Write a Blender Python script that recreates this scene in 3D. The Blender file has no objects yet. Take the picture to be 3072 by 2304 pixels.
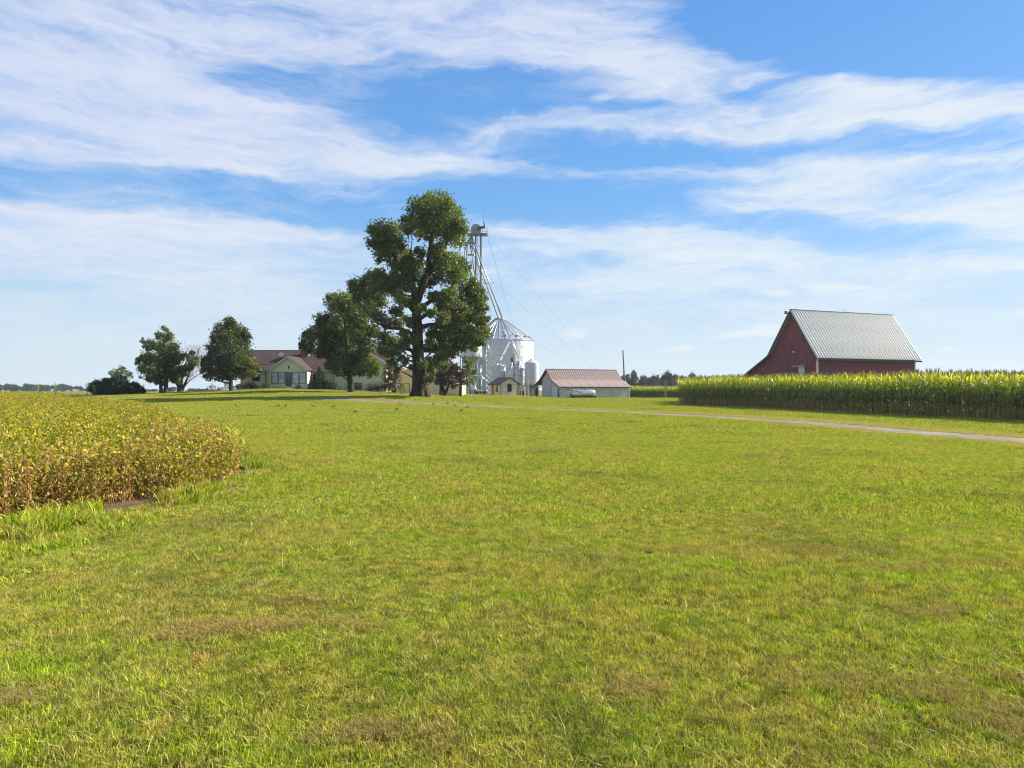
import bpy, math, random
import numpy as np
from mathutils import Vector, Matrix, Euler

random.seed(7)
np.random.seed(7)
RS = np.random.RandomState(11)
scene = bpy.context.scene
col = scene.collection

# ------------------------------------------------------------------ camera
EYE = 1.6
FPX = 2048.0
CX, HY = 1536.0, 1170.0
cam_d = bpy.data.cameras.new('camera')
cam = bpy.data.objects.new('camera', cam_d)
col.objects.link(cam)
cam.location = (0, 0, EYE)
cam.rotation_euler = (math.radians(90), 0, 0)
cam_d.sensor_width = 36.0
cam_d.lens = 36.0 * FPX / 3072.0
cam_d.shift_y = (HY - 1152.0) / 3072.0
cam_d.clip_start = 0.1
cam_d.clip_end = 9000.0
scene.camera = cam

# ------------------------------------------------------------------ sun, sky, exposure
SUN_EL, SUN_AZ = math.radians(33), math.radians(20)   # azimuth measured from +X towards +Y
sunv = Vector((math.cos(SUN_EL) * math.cos(SUN_AZ), math.cos(SUN_EL) * math.sin(SUN_AZ), math.sin(SUN_EL)))
sd = bpy.data.lights.new('sun', 'SUN')
sd.energy = 4.8
sd.angle = math.radians(0.5)
sd.color = (1.0, 0.93, 0.82)
so = bpy.data.objects.new('sun', sd)
col.objects.link(so)
so.location = (60, 20, 60)
so.rotation_euler = sunv.to_track_quat('Z', 'Y').to_euler()

scene.view_settings.view_transform = 'Standard'
scene.view_settings.look = 'None'
scene.view_settings.exposure = 1.3
scene.view_settings.gamma = 1.0
scene.view_settings.use_curve_mapping = False
scene.cycles.max_bounces = 6
scene.cycles.diffuse_bounces = 3
scene.cycles.glossy_bounces = 2
scene.cycles.transmission_bounces = 4
scene.cycles.transparent_max_bounces = 6
scene.cycles.volume_bounces = 0
scene.cycles.use_denoising = True
scene.cycles.filter_width = 1.1

world = bpy.data.worlds.new('World')
scene.world = world
world.use_nodes = True
wn = world.node_tree
wn.nodes.clear()
def N(tree, typ, **kw):
    n = tree.nodes.new(typ)
    for k, v in kw.items():
        setattr(n, k, v)
    return n
def L(tree, a, b):
    tree.links.new(a, b)
def setin(n, d):
    for k, v in d.items():
        n.inputs[k].default_value = v

SKY_STRENGTH = 0.12
sky = N(wn, 'ShaderNodeTexSky', sky_type='NISHITA', sun_disc=False)
sky.sun_elevation = SUN_EL
sky.sun_rotation = math.pi / 2 - SUN_AZ
sky.altitude = 250
sky.air_density = 1.0
sky.dust_density = 0.6
sky.ozone_density = 2.0
tc = N(wn, 'ShaderNodeTexCoord')
sep = N(wn, 'ShaderNodeSeparateXYZ')
L(wn, tc.outputs['Generated'], sep.inputs[0])
def M(op, a, b=None, c=None, clamp=False):
    n = N(wn, 'ShaderNodeMath', operation=op)
    n.use_clamp = clamp
    for i, v in enumerate((a, b, c)):
        if v is None:
            continue
        if isinstance(v, (int, float)):
            n.inputs[i].default_value = v
        else:
            L(wn, v, n.inputs[i])
    return n.outputs[0]
az = M('ARCTAN2', sep.outputs[0], sep.outputs[1])
el = M('ARCSINE', sep.outputs[2])
# soft winding of the cloud bands
comb = N(wn, 'ShaderNodeCombineXYZ')
L(wn, az, comb.inputs[0]); L(wn, el, comb.inputs[1])
w1 = N(wn, 'ShaderNodeTexNoise'); w1.inputs['Scale'].default_value = 1.0
m1 = N(wn, 'ShaderNodeMapping'); m1.inputs['Scale'].default_value = (4.0, 9.0, 1)
L(wn, comb.outputs[0], m1.inputs[0]); L(wn, m1.outputs[0], w1.inputs['Vector'])
setin(w1, {'Detail': 5.0, 'Roughness': 0.58})
ws = N(wn, 'ShaderNodeVectorMath', operation='SUBTRACT'); L(wn, w1.outputs['Color'], ws.inputs[0]); ws.inputs[1].default_value = (0.5, 0.5, 0.5)
wm = N(wn, 'ShaderNodeVectorMath', operation='MULTIPLY'); L(wn, ws.outputs[0], wm.inputs[0]); wm.inputs[1].default_value = (0.16, 0.085, 0)
wa = N(wn, 'ShaderNodeVectorMath', operation='ADD'); L(wn, comb.outputs[0], wa.inputs[0]); L(wn, wm.outputs[0], wa.inputs[1])
uv = wa.outputs[0]
wb_ = N(wn, 'ShaderNodeVectorMath', operation='MULTIPLY'); L(wn, ws.outputs[0], wb_.inputs[0]); wb_.inputs[1].default_value = (0.07, 0.04, 0)
wc_ = N(wn, 'ShaderNodeVectorMath', operation='ADD'); L(wn, comb.outputs[0], wc_.inputs[0]); L(wn, wb_.outputs[0], wc_.inputs[1])
uv2 = wc_.outputs[0]
def azel(px, py):
    a = math.atan((px - CX) / FPX)
    return a, math.atan((HY - py) / FPX * math.cos(a))
# (x0, y0, x1, y1, half thickness, amount): long streaks of cirrus and the clear lanes between them
STREAKS = [
    (-500, 40, 1300, 60, 230, 0.9), (-500, 330, 600, 330, 200, 0.8), (100, 330, 1250, 470, 130, 1.25), (500, 430, 1350, 520, 75, 0.7), (650, 120, 1400, 130, 130, 0.9),
    (1300, 110, 1900, 130, 105, 1.1), (1500, 150, 2560, 240, 46, 1.3), (1500, 20, 1960, 40, 60, 0.8), (1700, 120, 2100, 200, 60, 0.8),
    (1300, 380, 2400, 372, 32, 1.5), (2150, 348, 4100, 265, 60, 3.4), (2500, 300, 4200, 330, 40, 1.6), (1150, 470, 2700, 492, 34, 2.0), (2200, 490, 4100, 590, 48, 1.2),
    (2150, 580, 4100, 800, 42, 3.0), (1050, 540, 1400, 520, 45, 0.6),
    (-300, 650, 900, 700, 95, 1.2), (-200, 800, 1300, 800, 130, 0.8), (560, 620, 1000, 650, 50, 0.6),
    (1350, 700, 2500, 735, 85, 1.1), (1500, 850, 2700, 820, 110, 0.7), (2400, 790, 3300, 840, 90, 0.7),
    (1450, 690, 1640, 640, 18, 0.7), (1240, 335, 1490, 385, 9, 1.2), (1370, 415, 1450, 385, 9, 1.1), (1770, 310, 1840, 292, 8, 0.7), (470, 568, 530, 572, 12, 0.8),
    (2400, 860, 2590, 857, 6, 1.5), (2290, 882, 2370, 882, 5, 1.1), (2170, 1012, 2280, 1008, 6, 1.1), (2250, 1000, 2320, 992, 11, 1.5), (1955, 1044, 2010, 1042, 5, 1.2), (2010, 1043, 2075, 1036, 6, 1.4), (1690, 1004, 1770, 998, 8, 1.0), (2790, 1047, 2865, 1045, 5, 1.1), (2980, 935, 3300, 933, 6, 1.3), (2880, 730, 2960, 745, 14, 1.5), (2900, 760, 3200, 810, 14, 1.2), (1120, 640, 1230, 650, 18, 0.9),
    (-300, 505, 300, 520, 34, -1.0), (200, 540, 900, 590, 36, -1.1), (700, 600, 1150, 610, 30, -0.7), (830, 250, 1700, 262, 46, -1.15), (1050, 320, 1400, 355, 36, -0.8), (620, 225, 960, 235, 30, -0.4),
    (2150, -80, 3500, 90, 88, -1.4), (2600, 165, 3400, 170, 28, -0.8), (2100, 240, 2500, 290, 22, -0.6), (1500, 426, 2400, 432, 24, -1.4), (2350, 425, 3400, 405, 24, -1.3),
    (850, 590, 1300, 610, 45, -0.8), (1250, 575, 2200, 560, 54, -1.7), (2100, 650, 2700, 660, 22, -0.6), (1500, 655, 1700, 655, 14, -0.5), (2300, 650, 3200, 760, 26, -1.3), (-100, 860, 300, 870, 10, -0.4), (1730, 765, 1850, 770, 14, -0.4),
]
sums = {True: None, False: None}
for (x0, y0, x1, y1, th, amt) in STREAKS:
    a0, e0 = azel(x0, y0); a1, e1 = azel(x1, y1)
    ln = math.hypot(a1 - a0, e1 - e0) / 2
    mp = N(wn, 'ShaderNodeMapping', vector_type='TEXTURE')
    mp.inputs['Location'].default_value = ((a0 + a1) / 2, (e0 + e1) / 2, 0)
    mp.inputs['Rotation'].default_value = (0, 0, math.atan2(e1 - e0, a1 - a0))
    t = th / FPX
    mp.inputs['Scale'].default_value = (ln * 1.15 + t * 1.5, t * 2.1, 1)
    L(wn, uv if th > 20 else uv2, mp.inputs[0])
    g = N(wn, 'ShaderNodeTexGradient', gradient_type='QUADRATIC_SPHERE')
    L(wn, mp.outputs[0], g.inputs[0])
    k = amt > 0
    sums[k] = M('MULTIPLY_ADD', M('SQRT', g.outputs['Fac']), abs(amt), sums[k] if sums[k] is not None else 0.0)
# fine fibres
m2 = N(wn, 'ShaderNodeMapping'); m2.inputs['Scale'].default_value = (2.6, 19.0, 1); m2.inputs['Rotation'].default_value = (0, 0, math.radians(5))
L(wn, uv, m2.inputs[0])
n2 = N(wn, 'ShaderNodeTexNoise'); setin(n2, {'Scale': 1.6, 'Detail': 9.0, 'Roughness': 0.6, 'Distortion': 0.35})
L(wn, m2.outputs[0], n2.inputs['Vector'])
m3 = N(wn, 'ShaderNodeMapping'); m3.inputs['Scale'].default_value = (9.0, 44.0, 1); m3.inputs['Rotation'].default_value = (0, 0, math.radians(18))
L(wn, uv, m3.inputs[0])
n3 = N(wn, 'ShaderNodeTexNoise'); setin(n3, {'Scale': 1.6, 'Detail': 8.0, 'Roughness': 0.68, 'Distortion': 0.8})
L(wn, m3.outputs[0], n3.inputs['Vector'])
fib = M('MULTIPLY_ADD', M('SUBTRACT', n2.outputs['Fac'], 0.5), 1.7, M('MULTIPLY', M('SUBTRACT', n3.outputs['Fac'], 0.5), 1.05))
# away from the pictured part of the sky the same broken cirrus goes on
m4 = N(wn, 'ShaderNodeMapping'); m4.inputs['Scale'].default_value = (1.6, 4.5, 1)
L(wn, uv, m4.inputs[0])
n4 = N(wn, 'ShaderNodeTexNoise'); setin(n4, {'Scale': 1.4, 'Detail': 3.0})
L(wn, m4.outputs[0], n4.inputs['Vector'])
outm = N(wn, 'ShaderNodeMapRange'); outm.interpolation_type = 'SMOOTHSTEP'
L(wn, M('ABSOLUTE', az), outm.inputs[0]); outm.inputs[1].default_value = 0.68; outm.inputs[2].default_value = 0.95
outm2 = N(wn, 'ShaderNodeMapRange'); outm2.interpolation_type = 'SMOOTHSTEP'
L(wn, el, outm2.inputs[0]); outm2.inputs[1].default_value = 0.5; outm2.inputs[2].default_value = 0.65
outf = M('MAXIMUM', outm.outputs[0], outm2.outputs[0])
pos = M('SUBTRACT', 1.0, M('EXPONENT', M('MULTIPLY', sums[True], -1.25)))
pos = M('MULTIPLY_ADD', outf, M('MULTIPLY_ADD', M('SUBTRACT', n4.outputs['Fac'], 0.5), 3.0, 0.45), pos)
neg = M('SUBTRACT', 1.0, M('EXPONENT', M('MULTIPLY', sums[False], -1.3)))
dens = M('SUBTRACT', M('MULTIPLY', pos, 0.95), M('MULTIPLY', neg, 0.95))
dens = M('ADD', dens, M('MULTIPLY', fib, 0.85))
dr = N(wn, 'ShaderNodeMapRange'); dr.interpolation_type = 'SMOOTHSTEP'
L(wn, dens, dr.inputs[0]); dr.inputs[1].default_value = -0.02; dr.inputs[2].default_value = 1.12; dr.inputs[3].default_value = 0.0; dr.inputs[4].default_value = 0.97
# sky colour of the clear air: Nishita, a little deeper blue aloft, paler haze low down
skyg = N(wn, 'ShaderNodeVectorMath', operation='MULTIPLY')
L(wn, sky.outputs[0], skyg.inputs[0]); skyg.inputs[1].default_value = (0.39, 0.485, 0.63)
hz = N(wn, 'ShaderNodeMapRange'); hz.interpolation_type = 'SMOOTHERSTEP'
L(wn, el, hz.inputs[0]); hz.inputs[1].default_value = -0.02; hz.inputs[2].default_value = 0.30; hz.inputs[3].default_value = 0.94; hz.inputs[4].default_value = 0.0
mixh = N(wn, 'ShaderNodeMix', data_type='RGBA')
K = 1.0 / (SKY_STRENGTH * 2 ** scene.view_settings.exposure)
blu = N(wn, 'ShaderNodeMix', data_type='RGBA')
bel = N(wn, 'ShaderNodeMapRange'); L(wn, el, bel.inputs[0]); bel.inputs[1].default_value = 0.05; bel.inputs[2].default_value = 0.62
L(wn, bel.outputs[0], blu.inputs[0])
blu.inputs[6].default_value = (0.22 * K, 0.55 * K, 0.92 * K, 1); blu.inputs[7].default_value = (0.085 * K, 0.30 * K, 0.78 * K, 1)
bmx = N(wn, 'ShaderNodeMix', data_type='RGBA'); bmx.inputs[0].default_value = 0.72
L(wn, skyg.outputs[0], bmx.inputs[6]); L(wn, blu.outputs[2], bmx.inputs[7])
L(wn, hz.outputs[0], mixh.inputs[0]); L(wn, bmx.outputs[2], mixh.inputs[6])
mixh.inputs[7].default_value = (0.69 * K, 0.80 * K, 0.865 * K, 1)
mixc = N(wn, 'ShaderNodeMix', data_type='RGBA')
cc = N(wn, 'ShaderNodeMix', data_type='RGBA')
cel = N(wn, 'ShaderNodeMapRange'); L(wn, M('SUBTRACT', el, M('MULTIPLY', az, 0.30)), cel.inputs[0]); cel.inputs[1].default_value = 0.10; cel.inputs[2].default_value = 0.50
L(wn, cel.outputs[0], cc.inputs[0])
cc.inputs[6].default_value = (0.82 * K, 0.89 * K, 0.93 * K, 1); cc.inputs[7].default_value = (0.70 * K, 0.765 * K, 0.93 * K, 1)
L(wn, dr.outputs[0], mixc.inputs[0]); L(wn, mixh.outputs[2], mixc.inputs[6]); L(wn, cc.outputs[2], mixc.inputs[7])
bg = N(wn, 'ShaderNodeBackground'); bg.inputs['Strength'].default_value = SKY_STRENGTH
L(wn, mixc.outputs[2], bg.inputs['Color'])
wo = N(wn, 'ShaderNodeOutputWorld'); L(wn, bg.outputs[0], wo.inputs['Surface'])
world.cycles.sampling_method = 'MANUAL'
world.cycles.sample_map_resolution = 512

# ------------------------------------------------------------------ terrain
def w_of(px, D, py):
    return ((px - CX) / FPX * D, D, EYE - (py - HY) * D / FPX)
CTRL = [(0, 0, 0), (-12, 3, 0), (12, 3, 0), (-20, 15, 0), (20, 15, 0), (0, 12, 0), (-9, 24, 0.02), (8, 24, 0), (0, 38, 0.12), (-22, 41, 0.15), (-40, 20, 0.0), (40, 10, 0),
        (27, 34, 0.0), (16, 65, 0.22), (30, 60, 0.2), w_of(1275, 75, 1191), w_of(870, 105, 1166), w_of(760, 105, 1167), w_of(1150, 105, 1176), w_of(880, 118, 1168),
        w_of(694, 100, 1174), w_of(490, 100, 1180), w_of(540, 108, 1177), w_of(350, 100, 1186), w_of(1053, 90, 1178),
        w_of(1300, 114, 1187), w_of(1530, 115, 1186), w_of(1660, 120, 1194), w_of(1870, 124, 1194), w_of(2000, 126, 1195), w_of(1950, 136, 1196),
        w_of(600, 66, 1202), w_of(930, 66, 1203), w_of(1200, 62, 1210), w_of(1530, 58, 1221), w_of(900, 50, 1226), w_of(1800, 80, 1205), w_of(1500, 90, 1199),
        (40, 90, 0.3), (60, 90, 0.3), w_of(1500, 145, 1183), (-35, 55, 0.32), (-70, 90, 0.62), (-110, 120, 0.55), (-60, 140, 0.7), (-90, 60, 0.3), (0, 190, 0.4), (-150, 220, 0.4), (110, 160, 0.1), (90, 60, 0.1),
        (-250, 250, 0.2), (250, 250, 0.0), (0, 400, 0.1), (-500, 500, 0.0), (500, 500, 0.0), (0, 900, 0.0), (-900, 0, 0), (900, 0, 0), (0, -300, 0), (-300, -300, 0), (300, -300, 0), (0, -60, 0), (-60, -20, 0), (60, -20, 0), (-1500, 1500, 0), (1500, 1500, 0), (0, 2500, 0)]
CT = np.array(CTRL, float)
def tps_k(r2):
    return np.where(r2 > 1e-9, 0.5 * r2 * np.log(np.maximum(r2, 1e-9)), 0.0)
def warp(x, y):
    r = np.sqrt(x * x + y * y) + 1e-6
    s = np.log1p(r / 25.0) * 25.0 / r
    return x * s, y * s
_cx, _cy = warp(CT[:, 0], CT[:, 1])
_n = len(CT)
_A = np.zeros((_n + 3, _n + 3))
_r2 = (_cx[:, None] - _cx[None]) ** 2 + (_cy[:, None] - _cy[None]) ** 2
_A[:_n, :_n] = tps_k(_r2) + np.eye(_n) * 1.5
_A[:_n, _n] = 1; _A[:_n, _n + 1] = _cx; _A[:_n, _n + 2] = _cy
_A[_n:, :_n] = _A[:_n, _n:].T
_w = np.linalg.solve(_A, np.concatenate([CT[:, 2], np.zeros(3)]))
def gz(x, y, micro=True):
    x = np.atleast_1d(np.asarray(x, float)); y = np.atleast_1d(np.asarray(y, float))
    sx, sy = warp(x, y)
    out = np.empty(len(sx))
    for i in range(0, len(sx), 20000):
        a, b = sx[i:i + 20000], sy[i:i + 20000]
        r2 = (a[:, None] - _cx[None]) ** 2 + (b[:, None] - _cy[None]) ** 2
        out[i:i + 20000] = tps_k(r2) @ _w[:_n] + _w[_n] + _w[_n + 1] * a + _w[_n + 2] * b
    far = np.clip((np.hypot(x, y) - 500) / 700, 0, 1)
    out = out * (1 - far)
    if micro:
        out = out + 0.012 * np.sin(x * 1.3 + 0.7 * np.sin(y * 0.9)) * np.sin(y * 1.1 + x * 0.4) + 0.02 * np.sin(x * 0.37 + y * 0.21 + 1.0) * np.sin(y * 0.31 - 0.5 * x)
    return out
def gz1(x, y):
    return float(gz(x, y)[0])
def ground_hit(px, py, dmax=400.0):
    dx, dz = (px - CX) / FPX, (HY - py) / FPX
    Y = np.concatenate([np.arange(2.0, 40, 0.1), np.arange(40, dmax, 0.4)])
    z = gz(dx * Y, Y)
    below = np.nonzero(EYE + dz * Y <= z)[0]
    y = Y[below[0]] if len(below) else dmax
    return dx * y, y
def place(px, D):
    x = (px - CX) / FPX * D
    return x, D, gz1(x, D)

# ------------------------------------------------------------------ objects and tags
def tag(o, label=None, cat=None, group=None, kind=None):
    if label: o['label'] = label
    if cat: o['category'] = cat
    if group: o['group'] = group
    if kind: o['kind'] = kind
    return o
def empty(name, loc, rz=0.0):
    o = bpy.data.objects.new(name, None)
    col.objects.link(o)
    o.location = loc
    o.rotation_euler = (0, 0, rz)
    o.empty_display_size = 0.3
    return o
class MB:
    def __init__(s):
        s.v = []; s.f = []; s.t = []; s.tint = (0.5, 0.0, 0.0)
    def add(s, vs, fs):
        b = len(s.v)
        s.v += [tuple(v) for v in vs]
        s.f += [tuple(i + b for i in f) for f in fs]
        s.t += [s.tint] * len(vs)
        return s
    def box(s, x0, x1, y0, y1, z0, z1):
        return s.add([(x0, y0, z0), (x1, y0, z0), (x1, y1, z0), (x0, y1, z0), (x0, y0, z1), (x1, y0, z1), (x1, y1, z1), (x0, y1, z1)],
                     [(0, 3, 2, 1), (4, 5, 6, 7), (0, 1, 5, 4), (1, 2, 6, 5), (2, 3, 7, 6), (3, 0, 4, 7)])
    def tube(s, pts, rad, sides=8, caps=True):
        pts = [Vector(p) for p in pts]
        if isinstance(rad, (int, float)): rad = [rad] * len(pts)
        b = len(s.v); n = len(pts)
        up = Vector((0, 0, 1)); prev = None
        for i, p in enumerate(pts):
            d = (pts[min(i + 1, n - 1)] - pts[max(i - 1, 0)])
            d = d.normalized() if d.length > 1e-9 else Vector((0, 0, 1))
            if prev is None:
                a = d.cross(Vector((0, 0, 1)) if abs(d.z) < 0.9 else Vector((1, 0, 0))).normalized()
            else:
                a = (prev - d * prev.dot(d)).normalized()
            prev = a
            c = d.cross(a)
            for k in range(sides):
                th = 2 * math.pi * k / sides
                s.v.append(tuple(p + (a * math.cos(th) + c * math.sin(th)) * rad[i])); s.t.append(s.tint)
        for i in range(n - 1):
            for k in range(sides):
                k2 = (k + 1) % sides
                s.f.append((b + i * sides + k, b + i * sides + k2, b + (i + 1) * sides + k2, b + (i + 1) * sides + k))
        if caps:
            s.f.append(tuple(b + k for k in reversed(range(sides))))
            s.f.append(tuple(b + (n - 1) * sides + k for k in range(sides)))
        return s
    def lathe(s, prof, cx=0, cy=0, sides=24, a0=0.0, a1=None):
        full = a1 is None
        m = sides if full else sides + 1
        b = len(s.v)
        for (r, z) in prof:
            for k in range(m):
                th = a0 + (2 * math.pi if full else (a1 - a0)) * k / sides
                s.v.append((cx + r * math.cos(th), cy + r * math.sin(th), z)); s.t.append(s.tint)
        for i in range(len(prof) - 1):
            for k in range(sides):
                k2 = (k + 1) % m
                s.f.append((b + i * m + k, b + i * m + k2, b + (i + 1) * m + k2, b + (i + 1) * m + k))
        return s
    def poly_prism(s, pts2, y0, y1):
        """pts2: (x, z) outline counter-clockwise seen from -Y; extruded from y0 to y1"""
        n = len(pts2)
        vs = [(p[0], y0, p[1]) for p in pts2] + [(p[0], y1, p[1]) for p in pts2]
        fs = [tuple(range(n)), tuple(reversed(range(n, 2 * n)))]
        for i in range(n):
            j = (i + 1) % n
            fs.append((j, i, n + i, n + j))
        return s.add(vs, fs)
    def build(s, name, mat, parent=None, smooth=False, mtx=None):
        me = bpy.data.meshes.new(name)
        me.from_pydata(s.v, [], s.f)
        if mat: me.materials.append(mat)
        at = me.color_attributes.new('tint', 'FLOAT_COLOR', 'POINT')
        arr = np.ones((len(s.v), 4), np.float32); arr[:, :3] = np.array(s.t, np.float32).reshape(-1, 3)
        at.data.foreach_set('color', arr.ravel())
        if smooth: me.polygons.foreach_set('use_smooth', [True] * len(me.polygons))
        if mtx is not None: me.transform(mtx)
        me.update()
        o = bpy.data.objects.new(name, me)
        col.objects.link(o)
        if parent is not None: o.parent = parent
        return o
def np_mesh(name, verts, tris, tint, mat, link=True):
    """verts (n,3), tris (m,3), tint (n,3)"""
    me = bpy.data.meshes.new(name)
    me.vertices.add(len(verts)); me.vertices.foreach_set('co', np.asarray(verts, np.float32).ravel())
    m = len(tris)
    me.loops.add(m * 3); me.loops.foreach_set('vertex_index', np.asarray(tris, np.int32).ravel())
    me.polygons.add(m); me.polygons.foreach_set('loop_start', np.arange(0, m * 3, 3, dtype=np.int32))
    me.update(calc_edges=True)
    at = me.color_attributes.new('tint', 'FLOAT_COLOR', 'POINT')
    arr = np.ones((len(verts), 4), np.float32); arr[:, :3] = tint
    at.data.foreach_set('color', arr.ravel())
    if mat: me.materials.append(mat)
    o = bpy.data.objects.new(name, me)
    if link: col.objects.link(o)
    return o
def copy_tree(o, parent=None):
    c = o.copy(); col.objects.link(c)
    if parent is not None: c.parent = parent
    for ch in o.children:
        copy_tree(ch, c)
    return c

# ------------------------------------------------------------------ materials
def newmat(name):
    m = bpy.data.materials.new(name); m.use_nodes = True
    t = m.node_tree; t.nodes.clear()
    out = N(t, 'ShaderNodeOutputMaterial')
    return m, t, out
def noise_fac(t, scale, detail=4.0, rough=0.55, vec=None, stretch=None, lo=0.3, hi=0.7, obj=True):
    if vec is None:
        if obj:
            c = N(t, 'ShaderNodeTexCoord'); vec = c.outputs['Object']
        else:
            c = N(t, 'ShaderNodeNewGeometry'); vec = c.outputs['Position']
    if stretch is not None:
        mp = N(t, 'ShaderNodeMapping'); mp.inputs['Scale'].default_value = stretch
        L(t, vec, mp.inputs[0]); vec = mp.outputs[0]
    n = N(t, 'ShaderNodeTexNoise'); setin(n, {'Scale': scale, 'Detail': detail, 'Roughness': rough})
    L(t, vec, n.inputs['Vector'])
    r = N(t, 'ShaderNodeMapRange'); r.interpolation_type = 'SMOOTHSTEP'
    L(t, n.outputs['Fac'], r.inputs[0]); r.inputs[1].default_value = lo; r.inputs[2].default_value = hi
    return r.outputs[0]
def mixcol(t, fac, a, b, mode='MIX'):
    n = N(t, 'ShaderNodeMix', data_type='RGBA', blend_type=mode)
    if isinstance(fac, (int, float)): n.inputs[0].default_value = fac
    else: L(t, fac, n.inputs[0])
    for i, v in ((6, a), (7, b)):
        if isinstance(v, tuple): n.inputs[i].default_value = (v[0], v[1], v[2], 1)
        else: L(t, v, n.inputs[i])
    return n.outputs[2]
def surf(name, c1, c2=None, rough=0.7, metal=0.0, scale=3.0, stretch=None, bump=0.0, bscale=30.0, c3=None, s3=0.6, spec=None, f3=(0.55, 0.75)):
    m, t, out = newmat(name)
    p = N(t, 'ShaderNodeBsdfPrincipled')
    p.inputs['Roughness'].default_value = rough; p.inputs['Metallic'].default_value = metal
    if spec is not None: p.inputs['Specular IOR Level'].default_value = spec
    if c2 is None: c2 = tuple(v * 0.75 for v in c1)
    c = mixcol(t, noise_fac(t, scale, stretch=stretch), c1, c2)
    fine = noise_fac(t, scale * 9, detail=3, stretch=stretch)
    c = mixcol(t, fine, c, mixcol(t, 0.22, c, c2, 'MULTIPLY'))
    if c3: c = mixcol(t, noise_fac(t, s3, lo=f3[0], hi=f3[1], detail=6), c, c3)
    L(t, c, p.inputs['Base Color'])
    if bump:
        b = N(t, 'ShaderNodeBump'); b.inputs['Strength'].default_value = bump; b.inputs['Distance'].default_value = 0.02
        nn = N(t, 'ShaderNodeTexNoise'); setin(nn, {'Scale': bscale, 'Detail': 4.0})
        tcx = N(t, 'ShaderNodeTexCoord'); L(t, tcx.outputs['Object'], nn.inputs['Vector'])
        L(t, nn.outputs['Fac'], b.inputs['Height']); L(t, b.outputs[0], p.inputs['Normal'])
    L(t, p.outputs[0], out.inputs['Surface'])
    return m
def leafmat(name, dark, light, alt, trans=0.4, gloss=0.06, third=None, world_var=0.0):
    """tint.r blends dark..light, tint.g blends towards alt, tint.b towards third"""
    m, t, out = newmat(name)
    a = N(t, 'ShaderNodeAttribute'); a.attribute_name = 'tint'
    s = N(t, 'ShaderNodeSeparateColor'); L(t, a.outputs['Color'], s.inputs[0])
    c = mixcol(t, s.outputs[0], dark, light)
    c = mixcol(t, s.outputs[1], c, alt)
    if third: c = mixcol(t, s.outputs[2], c, third)
    if world_var:
        f = noise_fac(t, world_var, obj=False, detail=3, lo=0.35, hi=0.65)
        c = mixcol(t, f, c, mixcol(t, 0.5, c, (0.5, 0.6, 0.5), 'MULTIPLY'))
    d = N(t, 'ShaderNodeBsdfDiffuse'); L(t, c, d.inputs[0])
    tr = N(t, 'ShaderNodeBsdfTranslucent')
    L(t, mixcol(t, 1.0, c, (1.0, 1.15, 0.55), 'MULTIPLY'), tr.inputs[0])
    mx = N(t, 'ShaderNodeMixShader'); mx.inputs[0].default_value = trans
    L(t, d.outputs[0], mx.inputs[1]); L(t, tr.outputs[0], mx.inputs[2])
    g = N(t, 'ShaderNodeBsdfGlossy'); g.inputs['Roughness'].default_value = 0.45; g.inputs[0].default_value = (0.9, 0.9, 0.9, 1)
    m2_ = N(t, 'ShaderNodeMixShader'); m2_.inputs[0].default_value = gloss
    L(t, mx.outputs[0], m2_.inputs[1]); L(t, g.outputs[0], m2_.inputs[2])
    L(t, m2_.outputs[0], out.inputs['Surface'])
    return m
# ------------------------------------------------------------------ field outlines
SOY = np.array([(-60, 4.5), (-14, 5.4), (-8, 6.5), (-5.8, 7.5), (-5.95, 8.8), (-5.45, 9.4), (-4.9, 10.4), (-4.75, 12.2), (-5.2, 13.0), (-7.2, 16.3), (-11.0, 23), (-15.0, 29.5), (-21.5, 40), (-30, 52), (-47, 72), (-66, 92), (-110, 125), (-500, 420), (-900, 300), (-300, 20)], float)
CORN = np.array([(28.5, 26), (25.6, 34), (16.1, 65), (17.5, 72), (21, 80), (30, 82), (38, 82), (56, 88), (62, 100), (110, 100), (110, 26)], float)
def inside(poly, x, y):
    x = np.asarray(x); y = np.asarray(y)
    c = np.zeros(x.shape, bool)
    n = len(poly)
    for i in range(n):
        x0, y0 = poly[i]; x1, y1 = poly[(i + 1) % n]
        k = ((y0 > y) != (y1 > y)) & (x < (x1 - x0) * (y - y0) / (y1 - y0 + 1e-12) + x0)
        c ^= k
    return c
def edge_dist(poly, x, y, closed=True):
    d = np.full(np.shape(x), 1e9)
    n = len(poly)
    for i in range(n if closed else n - 1):
        a = poly[i]; b = poly[(i + 1) % n]
        ab = b - a
        t = np.clip(((x - a[0]) * ab[0] + (y - a[1]) * ab[1]) / (ab @ ab), 0, 1)
        d = np.minimum(d, np.hypot(x - a[0] - t * ab[0], y - a[1] - t * ab[1]))
    return d
# gravel lane: points where the photo shows its middle
lane_px = [(3600, 1377), (3072, 1325), (2850, 1306), (2639, 1289), (2430, 1272), (2222, 1257), (2010, 1245), (1805, 1235.5), (1660, 1228.5), (1528, 1223), (1420, 1218.5), (1319, 1214.5), (1240, 1210.5), (1160, 1206.5), (1080, 1202), (1010, 1198.5)]
LANE = np.array([ground_hit(*p) for p in lane_px])
lane_end = LANE[-1]
LANE = np.vstack([LANE, [lane_end + np.array([-2.5, 3.0])], [lane_end + np.array([-1.5, 6.5])], [lane_end + np.array([3.0, 9.5])], [lane_end + np.array([9.5, 13.5])], [(-16.5, 99)], [(-14.5, 110)]])
def smooth_line(p, it=2):
    for _ in range(it):
        q = [p[0]]
        for i in range(len(p) - 1):
            q += [p[i] * 0.75 + p[i + 1] * 0.25, p[i] * 0.25 + p[i + 1] * 0.75]
        q.append(p[-1]); p = np.array(q)
    return p
LANE = smooth_line(LANE)
LW = 1.25
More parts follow.
